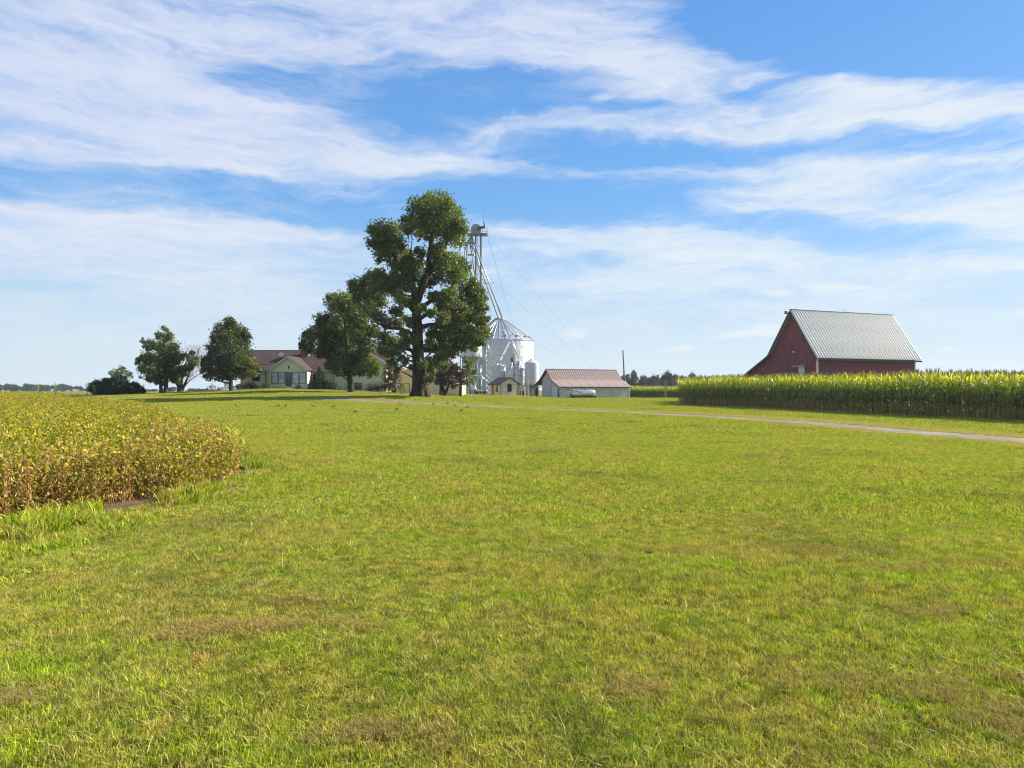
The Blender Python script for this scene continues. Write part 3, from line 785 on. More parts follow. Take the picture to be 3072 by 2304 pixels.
BIG = [(1314,628,52),(1258,624,38),(1354,640,38),(1378,675,30),(1226,675,30),(1298,675,42),(1346,695,42),(1378,719,24),(1285,600,24),(1330,598,26),
 (1139,691,34),(1175,687,33),(1123,727,24),(1155,731,34),(1186,727,32),(1143,759,26),(1179,767,34),(1210,759,32),(1128,693,18),
 (1238,799,36),(1202,819,36),(1265,836,26),(1338,783,34),(1370,783,32),(1393,799,22),(1319,825,30),(1370,831,38),(1139,819,20),(1115,835,30),(1147,855,36),(1179,850,34),(1079,855,30),(1099,886,34),(1059,863,18),
 (1417,855,32),(1433,886,28),(1397,890,40),(1350,880,26),(1449,918,20),(1417,930,40),(1445,958,24),(1378,935,34),(1449,990,26),(1421,998,38),(1385,985,34),(1441,1022,20),(1422,1040,16),(1386,1022,30),(1346,1015,32),(1358,1050,26),
 (1298,1045,20),(1330,1066,26),(1288,1085,18),(1290,1108,18),(1288,1135,15),(1225,905,17),(1202,892,25),(1190,932,22),(1222,955,14),(1210,1000,19),(1155,1018,32),(1186,1032,26),(1171,1054,24),(1179,1085,18),(1194,1105,14),(1202,1070,12),(1320,965,20),(1318,915,14),(1140,900,26),(1165,965,20),(1135,950,24),(1300,760,18),(1260,700,18),(1262,755,20),(1230,780,22),(1318,740,20),(1310,790,20),(1290,845,20),(1262,868,18),(1225,855,22),(1240,905,16),(1262,925,18),(1300,890,20),(1325,900,22),(1330,935,18),(1232,965,18),(1262,985,16),(1300,985,20),(1315,1005,22),(1240,1020,18),(1218,1022,18),(1262,1040,16),(1290,1025,18),(1325,1040,24),(1245,1070,14),(1268,1090,14),(1310,1085,20),(1330,1100,16),(1232,1100,9),(1345,985,26),(1365,960,26),(1350,905,24),(1330,950,20),(1300,935,16),(1290,1003,14),(1195,968,18),(1200,1045,18),(1215,1078,16),(1150,1050,16),(1340,925,16)]
big = tree_px('shade_tree', 'giant old shade tree with thick flared trunk standing beside the gravel lane', 'tree', 1259, 75,
  [[(1259,1196,30),(1259,1186,27),(1258,1160,22),(1256,1110,19),(1254,1050,17),(1252,1000,16),(1250,940,14),(1249,900,13)],
   [(1249,910,11),(1238,860,9),(1232,825,8),(1240,790,5),(1232,750,3)],
   [(1250,915,11),(1264,870,10),(1282,820,9),(1288,770,8),(1298,700,6),(1315,640,3)],
   [(1284,825,10,0.2),(1305,790,8),(1325,758,7),(1344,720,4),(1350,670,2)],
   [(1256,985,8),(1290,972,5),(1320,975,5),(1350,985,4),(1395,1000,2)],
   [(1254,930,8),(1290,905,6),(1320,880,5),(1360,860,3)],
   [(1254,960,7,-.5),(1300,930,5,-1.2),(1350,932,4,-1.8),(1400,925,2,-2)],
   [(1250,1010,7,0.3),(1205,985,5,1),(1160,985,4,1),(1120,960,2,1)],
   [(1253,1075,7,-0.3),(1225,1040,5,-1),(1180,1035,3,-1.5)],
   [(1235,860,9,0.5),(1200,800,7,0.5),(1175,750,5,0.5),(1150,710,3,0.5)],
   [(1252,945,9,1),(1215,900,7,2),(1160,870,5,2),(1110,860,3,2)],
   [(1268,1050,9,1),(1310,1045,7,1.5),(1360,1040,4,2)]],
  [(q_[0], q_[1] + 2, q_[2] * 1.1) for q_ in BIG], LF_BIG, 21, per_m2=160, leaf=0.24, depth=0.62, alt=0.05, branch_objs=True, bmat=bark_big, shell=0.30)
# flared roots
for k in range(9):
    a_ = k * 0.7 + 0.2; rr_ = 0.72
    MB().tube([(0.58 * math.cos(a_), 0.58 * math.sin(a_), 1.7), (0.72 * math.cos(a_), 0.72 * math.sin(a_), 0.7), (rr_ * 1.45 * math.cos(a_), rr_ * 1.45 * math.sin(a_), 0.05), (rr_ * 1.9 * math.cos(a_), rr_ * 1.9 * math.sin(a_), -0.15)], [0.16, 0.24, 0.20, 0.06], 8).build('root', bark_big, big, smooth=True)

MAPLE = [(1031,902,32),(1000,906,30),(1059,910,34),(1019,942,40),(1067,950,40),(1107,925,30),(964,958,24),(980,978,34),(940,998,24),(920,1010,20),(908,1033,14),(952,1026,32),(1000,998,42),(1039,998,42),(1079,998,38),(1119,990,26),(980,1050,32),(1019,1046,38),(1059,1046,38),(1099,1038,34),(925,1050,16),(960,1062,18),
  (1027,1089,32),(1059,1085,30),(1085,1075,26),(1000,1075,24),(1040,1110,20),(1015,1118,16)]
tree_px('maple_tree', 'round dark maple standing in front of the farmhouse, left of the giant tree', 'tree', 1053, 90,
  [[(1053,1182,13),(1053,1172,10),(1050,1140,8.5),(1045,1090,8),(1040,1030,7),(1035,960,4)],[(1047,1110,5),(1075,1060,4),(1095,1010,3)],[(1046,1100,5),(1010,1050,4),(975,1000,3)]],
  MAPLE, LF_MAPLE, 22, per_m2=185, leaf=0.23, depth=0.75, alt=0.04, altclumps=[(1100,1100,24),(1123,1092,20),(1131,1117,13),(1110,1125,11),(1062,1108,20),(1085,1118,14),(985,1098,16),(1040,1095,16)])  # altclumps: brighter green put in for the sunlit lower foliage
tree_px('lawn_tree', 'tall dense egg-shaped tree with yellowing lower right side, left of the farmhouse', 'tree', 694, 100,
  [[(694,1178,9),(693,1168,6.5),(692,1140,6),(690,1080,5),(690,1000,3)],[(692,1130,4),(715,1090,3),(735,1050,2)],[(692,1120,4),(665,1080,3),(645,1050,2)]],
  [(688,966,20),(660,985,20),(700,985,26),(722,995,22),(740,1008,13),(655,1012,26),(690,1020,34),(728,1030,28),(640,1045,22),(665,1060,34),(705,1065,36),(738,1062,22),(620,1082,22),(645,1095,34),(690,1100,40),(722,1100,30),(612,1108,14),(625,1128,16),(655,1125,22),(692,1124,22)],
  LF_DENSE, 23, per_m2=185, leaf=0.23, depth=0.8, alt=0.02, shell=0.5, altclumps=[(745,1085,18),(762,1100,16),(776,1106,9),(752,1122,14),(728,1130,12),(768,1124,8),(730,1108,14)])
tree_px('lawn_tree', 'twin-trunked round dark tree, second from the left end of the yard', 'tree', 490, 100,
  [[(497,1184,8),(497,1170,6),(499,1145,6),(498,1100,5),(492,1020,3)],[(483,1184,6,-0.3),(483,1165,5),(480,1130,4),(472,1090,3)],[(499,1140,5),(520,1100,4),(530,1050,2)]],
  [(491,984,9),(500,990,9),(478,1005,14),(505,1010,18),(428,1024,9),(450,1035,22),(490,1040,30),(522,1040,18),(420,1080,12),(445,1075,26),(490,1080,36),(532,1072,24),(430,1105,20),(465,1115,30),(510,1115,32),(545,1108,18),(450,1135,16),(480,1138,22),(520,1132,20),(422,1132,6),(412,1088,8)],
  LF_MAPLE, 24, per_m2=140, leaf=0.26, depth=0.8, alt=0.06, shell=0.4)
# loose multi-stemmed tree with bare fans of twigs
wt = tree_px('willow_tree', 'pale green multi-stemmed tree with bare twiggy branches between the two left yard trees', 'tree', 541, 108,
  [[(541,1182,11),(541,1172,10),(538,1160,5),(525,1135,3),(515,1110,1.5)],[(541,1176,6),(545,1150,4),(548,1115,2.5),(560,1080,1.4),(575,1050,.8)],[(543,1176,6),(556,1150,3.4),(570,1115,2.2),(585,1085,1.3),(598,1045,.6)],[(544,1174,3),(560,1150,1.5),(585,1128,.8),(612,1118,.3)],[(540,1172,5),(530,1150,2.6),(512,1140,1.2)]],
  [(577,1080,18),(556,1066,11),(568,1102,16),(583,1092,13),(545,1122,13),(538,1147,9),(560,1125,9),(590,1075,8),(525,1130,10),(575,1060,10)],
  LF_WILLOW, 25, per_m2=260, leaf=0.2, depth=0.7, alt=0.1, shell=0.3)
r = np.random.RandomState(3); mm = 108 / FPX
mb = MB(); bx_, by_, bz_ = wt.location
for k in range(90):
    s0 = Vector(((r.uniform(552, 598) - CX) * mm, 108 + r.uniform(-1.5, 1.5), EYE - (r.uniform(1050, 1145) - HY) * mm)) - Vector((bx_, by_, bz_))
    ax = r.uniform(-0.25, 1.1); ln_ = r.uniform(0.8, 2.4)
    d_ = Vector((ax, r.uniform(-.5, .5), r.uniform(0.5, 1.2))).normalized() * ln_
    mb.tube([s0, s0 + d_ * 0.5 + Vector((0.1, 0, 0.1)), s0 + d_], [0.03, 0.02, 0.008], 3, caps=False)
    for _ in range(3):
        q = s0 + d_ * r.uniform(0.4, 0.9); mb.tube([q, q + Vector((r.uniform(-.3, .7), r.uniform(-.4, .4), r.uniform(.1, .7)))], [0.014, 0.005], 3, caps=False)
twigm = surf('twig', (0.33, 0.29, 0.24), (0.2, 0.17, 0.13), rough=0.9)
mb.build('bare_branch', twigm, wt)
tree_px('juniper_bush', 'wide nearly black spreading evergreen at the left end of the yard', 'bush', 350, 100,
  [[(350,1190,8),(350,1170,5),(352,1155,3)]],
  [(280,1162,16),(305,1157,20),(290,1148,10),(340,1152,20),(370,1157,20),(400,1162,18),(422,1168,11),(288,1174,13),(325,1172,20),(365,1172,20),(402,1174,16),(430,1176,8),(268,1168,8),(318,1145,12),(345,1176,18),(305,1178,14),(385,1178,14)],
  LF_JUNI, 26, per_m2=260, leaf=0.22, depth=0.45, alt=0.05, shell=0.5, squash=1.0, droop=-0.5)
tree_px('young_tree', 'small airy pale green tree rising behind the dark spreading evergreen', 'tree', 362, 109,
  [[(362,1186,4),(362,1150,3),(364,1115,1.5)],[(362,1150,2),(345,1125,1)],[(362,1150,2),(383,1125,1)]],
  [(345,1118,14),(365,1108,13),(385,1122,13),(355,1130,16),(396,1131,6),(330,1120,6),(375,1135,12),(340,1135,10)],
  LF_WILLOW, 27, per_m2=120, leaf=0.22, depth=0.8, alt=0.1, shell=0.25)
tree_px('plum_tree', 'low purple-leaved ornamental tree right of the giant trunk', 'tree', 1332, 96,
  [[(1334,1188,7),(1333,1178,6),(1326,1160,4),(1320,1140,2)],[(1335,1186,6),(1342,1165,4),(1352,1140,2)],[(1322,1188,4,-.6),(1322,1165,3.5,-.6),(1322,1135,2,-.6)]],
  [(1335,1112,22),(1362,1106,20),(1312,1132,17),(1345,1132,24),(1376,1130,17),(1328,1148,14),(1362,1150,14),(1392,1112,9),(1310,1148,8),(1350,1092,12)],
  LF_PURPLE, 28, per_m2=170, leaf=0.24, depth=0.8, alt=0.12, shell=0.45)
tree_px('ash_tree', 'slim light green young tree beside the purple-leaved tree', 'tree', 1381, 98,
  [[(1381,1190,4),(1381,1160,3.3),(1384,1120,2),(1390,1090,1.2)]],
  [(1398,1083,11),(1404,1105,17),(1394,1125,17),(1419,1120,11),(1398,1145,15),(1384,1150,9),(1416,1142,10),(1428,1112,6),(1412,1095,12),(1378,1105,8),(1420,1150,6)],
  LF_MAPLE, 29, per_m2=110, leaf=0.24, depth=0.7, alt=0.35, shell=0.3)

# ---- planting round the house
def shrub(name, label, px, D, clumps, lmat, seed, per=95, leaf=0.16, alt=0.05, stem=0.03):
    r = np.random.RandomState(seed); m = D / FPX
    x, y, z = place(px, D)
    root = empty(name, (x, y, z))
    cs = [Vector(((a_ - CX) * m - x, r.uniform(-.4, .4), EYE - (b_ - HY) * m - z)) for a_, b_, c_ in clumps]
    V, T, t_ = leaf_cloud(r, cs, [c_[2] * m for c_ in clumps], per, leaf, alt=alt, squash=0.95)
    cr = np_mesh('foliage', V, T, t_, lmat); cr.parent = root
    for c_ in cs:
        MB().tube([(c_.x * 0.5, c_.y * 0.5, -0.1), (c_.x * 0.8, c_.y * 0.8, c_.z * 0.5), tuple(c_)], [stem, stem * .7, stem * .3], 5, caps=False).build('stem', bark, root)
    return tag(root, label, 'shrub')
shrub('spruce_bush', 'dark blue-green conical evergreen hiding the house corner right of the porch', 958, 101, [(959,1106,8),(958,1116,13),(956,1128,18),(955,1142,25),(960,1155,30),(990,1150,20),(935,1158,16),(1000,1160,16),(958,1166,26)], LF_JUNI, 31, per=150, alt=0.15)
shrub('barberry_bush', 'broad dark maroon bush below the right wing of the house', 1125, 99, [(1104,1164,13),(1122,1158,15),(1140,1158,15),(1150,1163,14),(1115,1168,12),(1135,1168,13)], LF_PURPLE, 32, per=130, alt=0.02)
shrub('smoke_bush', 'tall loose bush with reddish top at the right corner of the house', 1172, 98, [(1170,1100,14),(1165,1112,16),(1180,1116,18),(1162,1130,18),(1188,1136,20),(1174,1148,22),(1190,1160,18),(1165,1160,18),(1180,1128,18),(1176,1168,18)], LF_RED, 33, per=170, alt=0.2)
shrub('hosta_bed', 'low clump of pale green leaves at the foot of the red-tipped bush', 1203, 97, [(1195,1171,7),(1206,1173,7),(1214,1175,5)], LF_WILLOW, 34, per=120, alt=0.4)
shrub('boxwood_bush', 'small rounded dark bush right of the porch door', 896, 102, [(896,1162,11),(894,1159,9)], LF_JUNI, 35, per=200, leaf=0.1)
shrub('foundation_bush', 'low green bush under the left porch windows', 845, 102, [(833,1163,8),(847,1162,9),(858,1163,7),(822,1165,6)], LF_MAPLE, 36, per=140, leaf=0.12, alt=0.3)
shrub('foundation_bush', 'loose dark bush in the recess left of the porch', 793, 103, [(786,1160,9),(797,1153,11),(790,1148,7),(804,1160,9),(775,1165,8)], LF_MAPLE, 37, per=130, leaf=0.13)
shrub('yew_hedge', 'dark clipped planting behind the yellowing tree at the house left end', 745, 103, [(722,1160,14),(740,1158,15),(757,1160,14),(706,1164,10),(768,1166,8)], LF_JUNI, 38, per=150)
shrub('foundation_bush', 'low dark bush left of the wing basement window', 1035, 100, [(1022,1166,9),(1036,1162,11),(1048,1166,8)], LF_MAPLE, 39, per=130, leaf=0.13)
shrub('rose_bush', 'thin twiggy bush in the open lawn left of the yellowing tree', 632, 106, [(625,1166,9),(640,1165,10),(632,1158,9),(655,1168,7)], LF_WILLOW, 40, per=70, alt=0.1)
shrub('rose_bush', 'low dark green bush just left of the yellowing tree trunk', 668, 106, [(662,1167,8),(674,1166,8),(682,1160,9),(683,1150,9)], LF_MAPLE, 41, per=110)
shrub('flower_bed', 'low weedy plants at the foot of the cream garage', 1300, 108, [(1262,1184,4),(1285,1183,4),(1308,1184,4),(1360,1181,8),(1372,1184,6),(1395,1184,5),(1345,1185,4)], LF_WILLOW, 42, per=120, leaf=0.12, alt=0.3)

# ---- far trees
def far_proto(seed, w, h, blobs=14, leaf=0.85, per=7.5):
    r = np.random.RandomState(seed)
    cs = []; rs = []
    for _ in range(blobs):
        zz = r.uniform(0.22, 0.86); rr_ = math.sqrt(max(0.06, 1 - ((zz - 0.5) / 0.52) ** 2)) * w * 0.5
        a_ = r.uniform(0, 6.28); q = rr_ * math.sqrt(r.rand()) * 0.75
        cs.append((q * math.cos(a_), q * math.sin(a_), zz * h)); rs.append(w * r.uniform(0.16, 0.27))
    return leaf_cloud(r, cs, rs, per, leaf, shell=0.45, alt=0.05)
FARK = [far_proto(50, 11, 11), far_proto(51, 9, 13), far_proto(52, 14, 11, 18), far_proto(53, 8, 9), far_proto(54, 13, 14, 18)]
farmeshes = []
for i, (V, T, t_) in enumerate(FARK):
    q = np_mesh('crown', V, T, t_, LF_FAR, link=False); farmeshes.append(q.data)
ft = MB().tube([(0, 0, -0.5), (0, 0, 2.5), (0.3, 0, 6)], [0.4, 0.3, 0.12], 6).build('trunk', bark)
ftm = ft.data; bpy.data.objects.remove(ft)
def far_tree(px, D, top_py, kind, label, group, width=None):
    x, y = (px - CX) / FPX * D, D
    z = gz1(x, y)
    hh = EYE - (top_py - HY) * D / FPX - z
    kh = [11, 13, 11, 9, 14][kind]; kw = [11, 9, 14, 8, 13][kind]
    root = empty('tree', (x, y, z), RS.uniform(0, 6.28))
    s = hh / kh
    sx = s if width is None else (width * D / FPX) / kw
    root.scale = (sx, sx, s)
    for nm, me in (('crown', farmeshes[kind]), ('trunk', ftm)):
        o = bpy.data.objects.new(nm, me); col.objects.link(o); o.parent = root
    return tag(root, label, 'tree', group)
r = np.random.RandomState(77)
ORD = ['first', 'second', 'third', 'fourth', 'fifth', 'sixth', 'seventh', 'eighth', 'ninth', 'tenth', 'eleventh', 'twelfth', 'thirteenth', 'fourteenth', 'fifteenth', 'sixteenth', 'seventeenth']
tops = [(-30,1152),(2,1150),(20,1150),(38,1154),(52,1156),(70,1158),(88,1150),(104,1152),(122,1154),(138,1156),(152,1154),(170,1156),(190,1153),(213,1154),(236,1157),(262,1165)]
for i, (a_, b_) in enumerate(tops):
    far_tree(a_, 620 + r.uniform(-30, 60), b_, [2, 1, 0, 2, 3, 0, 4, 1, 2, 2, 0, 3, 2, 1, 0, 3][i], 'hazy distant tree beyond the soybeans, %s from the left in the far treeline' % ORD[i], 'far treeline at the left', width=[34, 24, 26, 30, 26, 26, 32, 26, 30, 30, 26, 24, 36, 22, 26, 20][i])
for i, (a_, b_) in enumerate([(443,1167),(462,1166),(505,1163),(520,1160),(575,1165),(590,1165),(600,1166),(612,1167),(640,1168),(655,1168)]):
    far_tree(a_, 560 + r.uniform(-30, 60), b_, i % 5, 'hazy distant tree seen low between the left yard trees, %s from the left' % ORD[i], 'far treeline behind the yard trees', width=26 + (i % 3) * 4)
RT = [(1868,1122,3,22),(1885,1115,1,26),(1903,1111,4,34),(1925,1125,0,24),(1938,1125,3,24),(1947,1126,1,12),(1963,1129,2,34),(1982,1122,0,34),(2000,1118,2,32),(2014,1113,1,24),(2030,1122,4,30),(2050,1124,3,26),(2075,1122,2,30),(1848,1138,2,30),(1955,1138,2,30),(2100,1126,0,30)]
RTO = sorted(range(len(RT)), key=lambda q_: RT[q_][0])
for i, (a_, b_, k_, w_) in enumerate(RT):
    far_tree(a_, 330 + r.uniform(-15, 40), b_, k_, 'dark tree in the grove beyond the far corn, %s in the grove from the left' % ORD[RTO.index(i)], 'grove beyond the far corn', width=w_)
far_tree(1790, 300, 1104, 3, 'tree top poking just above the ridge of the pink-roofed shed', None, width=14)

# ------------------------------------------------------------------ soybeans
SOYM = leafmat('soy_leaf', (0.070, 0.130, 0.012), (0.24, 0.30, 0.025), (0.72, 0.48, 0.015), trans=0.42, gloss=0.012, third=(0.46, 0.28, 0.09))
PODM = leafmat('soy_pod', (0.33, 0.165, 0.055), (0.58, 0.34, 0.13), (0.25, 0.25, 0.07), trans=0.15, gloss=0.03)
def soy_parts(seed, dry):
    r = np.random.RandomState(seed)
    st = MB(); st.tint = (0.3, 0.15 if dry > .5 else 0.7, 0)
    h = r.uniform(0.62, 0.82)
    nodes = []
    for k in range(3):
        dx, dy = r.normal(0, 0.10, 2)
        top = Vector((dx * 1.6, dy * 1.6, h * r.uniform(0.8, 1.0)))
        st.tube([(0, 0, -0.02), (dx * .6, dy * .6, top.z * 0.5), tuple(top)], [0.004, 0.0035, 0.002], 3, caps=False)
        for j in range(7):
            f = 0.15 + 0.85 * j / 6
            nodes.append(Vector((dx * 1.6 * f, dy * 1.6 * f, top.z * f)))
    # pods
    n = int(180 if dry > .5 else 60)
    P_ = np.array([tuple(nodes[r.randint(len(nodes))] + Vector(tuple(r.normal(0, 0.05, 3)))) for _ in range(n)])
    def quads(P_, ln, wd, zdir, jit):
        n = len(P_)
        d = r.normal(size=(n, 3)) * jit; d[:, 2] += zdir; d /= np.linalg.norm(d, axis=1)[:, None]
        e = r.normal(size=(n, 3)); e -= d * (e * d).sum(1)[:, None]; e /= np.linalg.norm(e, axis=1)[:, None]
        nn = np.cross(d, e)
        l = ln * r.uniform(.7, 1.25, n)[:, None]; w = wd * r.uniform(.7, 1.25, n)[:, None]
        V = np.stack([P_, P_ + d * l * .5 + e * w * .5 + nn * w * .2, P_ + d * l, P_ + d * l * .5 - e * w * .5 + nn * w * .2], 1).reshape(-1, 3)
        b = np.arange(n)[:, None] * 4
        return V, np.concatenate([b + np.array([[0, 1, 2]]), b + np.array([[0, 2, 3]])])
    V, T = quads(P_, 0.055, 0.013, -0.8, 0.5)
    pods = (V, T, np.repeat(np.stack([r.rand(n), (r.rand(n) < 0.15) * 0.7, np.zeros(n)], -1), 4, axis=0))
    nl = int(140 * (1 - dry * 0.86))
    zz = np.array([h * (0.12 + 0.9 * r.rand() ** 0.7) for _ in range(nl)])
    rr_ = 0.06 + 0.17 * np.sqrt(r.rand(nl)); aa = r.uniform(0, 6.28, nl)
    P_ = np.stack([rr_ * np.cos(aa), rr_ * np.sin(aa), zz], -1)
    V, T = quads(P_, 0.066, 0.036, -0.1, 0.8)
    g_ = r.rand(nl)
    yel = np.where(r.rand(nl) < 0.19, r.uniform(.5, 1, nl), 0.08); br = np.where(r.rand(nl) < (0.15 + 0.6 * dry), r.uniform(.5, 1, nl), 0.0)
    lv = (V, T, np.repeat(np.stack([g_, yel, br], -1), 4, axis=0))
    return st, pods, lv
def merge(parts):
    V = []; T = []; C = []; b = 0
    for v, t_, c_ in parts:
        V.append(v); T.append(t_ + b); C.append(c_); b += len(v)
    return np.concatenate(V), np.concatenate(T), np.concatenate(C)
soyk = [0.0, 0.15, 0.3, 0.55, 0.85, 1.0]
soy_meshes = []; soy_prot = []
for i, dryness in enumerate(soyk):
    st, pods, lv = soy_parts(700 + i, dryness)
    so_ = st.build('stem', PODM); sm_ = so_.data; bpy.data.objects.remove(so_)
    po_ = np_mesh('pods', *pods, PODM, link=False); lo_ = np_mesh('foliage', *lv, SOYM, link=False)
    soy_meshes.append((sm_, po_.data, lo_.data))
    # one joined copy for the mass of the field
    sv = np.array([v.co[:] for v in sm_.vertices]); stt = np.array([tuple(p_.vertices[:3]) for p_ in sm_.polygons] + [(p_.vertices[0], p_.vertices[2], p_.vertices[3]) for p_ in sm_.polygons])
    pv, pt, pc_ = pods; lvv, lvt, lvc = lv
    pc2 = pc_.copy(); pc2[:, 1] = 0.1; pc2[:, 2] = 1.0
    sc2 = np.tile([0.3, 0.1, 0.8], (len(sv), 1))
    soy_prot.append(np_mesh('soy', *merge([(sv, stt, sc2), (pv, pt, pc2), (lvv, lvt, lvc)]), SOYM, link=False))
def soy_pick(x, y, r):
    e = edge_dist(SOY, x, y)
    dn = noise2(x, y, 0.35, 31) * 0.5 + noise2(x, y, 1.5, 32) * 0.35 + r.normal(0, 0.22, len(x)) + 0.04
    dn += np.clip((2.6 - e) / 2.6, 0, 1) * 0.85 * (y < 16) - 0.2 * (y > 18)
    return np.clip((dn * 6).astype(int), 0, 5)
r = np.random.RandomState(61)
def soy_pts(y0, y1, sp):
    xm = 0.78 * y1 + 6
    X, Y = np.meshgrid(np.arange(-xm, 0, sp), np.arange(y0, y1, sp))
    X = X.ravel() + r.uniform(-.45, .45, X.size) * sp; Y = Y.ravel() + r.uniform(-.45, .45, Y.size) * sp
    k = in_view(X, Y, 4.0) & inside(SOY, X, Y) & (edge_dist(SOY, X, Y) > 0.08 + np.clip(0.3 * noise2(X, Y, 3.0, 91), 0, .5) * (Y < 30))
    return X[k], Y[k]
X1, Y1 = soy_pts(5, 20, 0.19); X2, Y2 = soy_pts(20, 45, 0.30); X3, Y3 = soy_pts(45, 130, 0.62)
# the 300 plants that show largest stand singly
vis = in_view(X1, Y1, -0.1); e = edge_dist(SOY, X1, Y1)
score = np.where(vis, np.hypot(X1, Y1) + e * 1.5, 1e9)
order = np.argsort(score); near = order[:300]
pk = soy_pick(X1, Y1, r)
for q in near:
    k = int(pk[q]); s = r.uniform(0.74, 1.18)
    root = empty('soybean_plant', (X1[q], Y1[q], gz1(X1[q], Y1[q])), r.uniform(0, 6.28)); root.scale = (s, s, s)
    for nm, me in zip(('stem', 'pods', 'foliage'), soy_meshes[k]):
        o = bpy.data.objects.new(nm, me); col.objects.link(o); o.parent = root
        if nm != 'stem': o['kind'] = 'stuff'
    tag(root, 'ripening soybean plant in the crowded front edge of the field', 'soybean plant', 'soybean plants along the near field edge')
rest = np.ones(len(X1), bool); rest[near] = False
X = np.concatenate([X1[rest], X2, X3]); Y = np.concatenate([Y1[rest], Y2, Y3])
s = np.concatenate([r.uniform(.85, 1.12, rest.sum()), r.uniform(1.0, 1.35, len(X2)), r.uniform(1.5, 2.1, len(X3))])
sz = np.concatenate([r.uniform(.75, 1.22, rest.sum()), r.uniform(.8, 1.22, len(X2)), r.uniform(.85, 1.15, len(X3))]) * (1 + .07 * noise2(X, Y, 1.2, 71))
n = len(X)
so2 = scatter('soybean_field', np.column_stack([X, Y, gz(X, Y)]), np.stack([r.normal(0, .08, n), r.normal(0, .08, n), r.uniform(0, 6.28, n)], -1), np.stack([s, s, sz], -1), soy_pick(X, Y, r), soy_prot)
tag(so2, 'ripening yellow and green soybean field filling the left side', 'soybean field', kind='stuff')
# distant soy canopy as one rough sheet
fx = []; 
far_soy = surf('far_soy', (0.30, 0.25, 0.05), (0.14, 0.15, 0.03), rough=0.95, scale=0.35, c3=(0.28, 0.19, 0.07), s3=0.05)
gxx, gyy = np.meshgrid(np.linspace(-640, -96, 140), np.linspace(118, 430, 90))
# shear so that the sheet keeps inside the field
V = np.stack([gxx.ravel(), gyy.ravel(), gz(gxx.ravel(), gyy.ravel()) + 0.7 + RS.normal(0, .05, gxx.size)], -1)
ii = np.arange(gxx.size).reshape(gxx.shape)
T = np.concatenate([np.stack([ii[:-1, :-1], ii[:-1, 1:], ii[1:, 1:]], -1).reshape(-1, 3), np.stack([ii[:-1, :-1], ii[1:, 1:], ii[1:, :-1]], -1).reshape(-1, 3)])
cen = V[T].mean(1); keep = inside(SOY, cen[:, 0], cen[:, 1])
tag(np_mesh('soybean_canopy', V, T[keep], np.full((len(V), 3), .5), far_soy), 'far continuation of the soybean field', 'soybean field', kind='stuff')
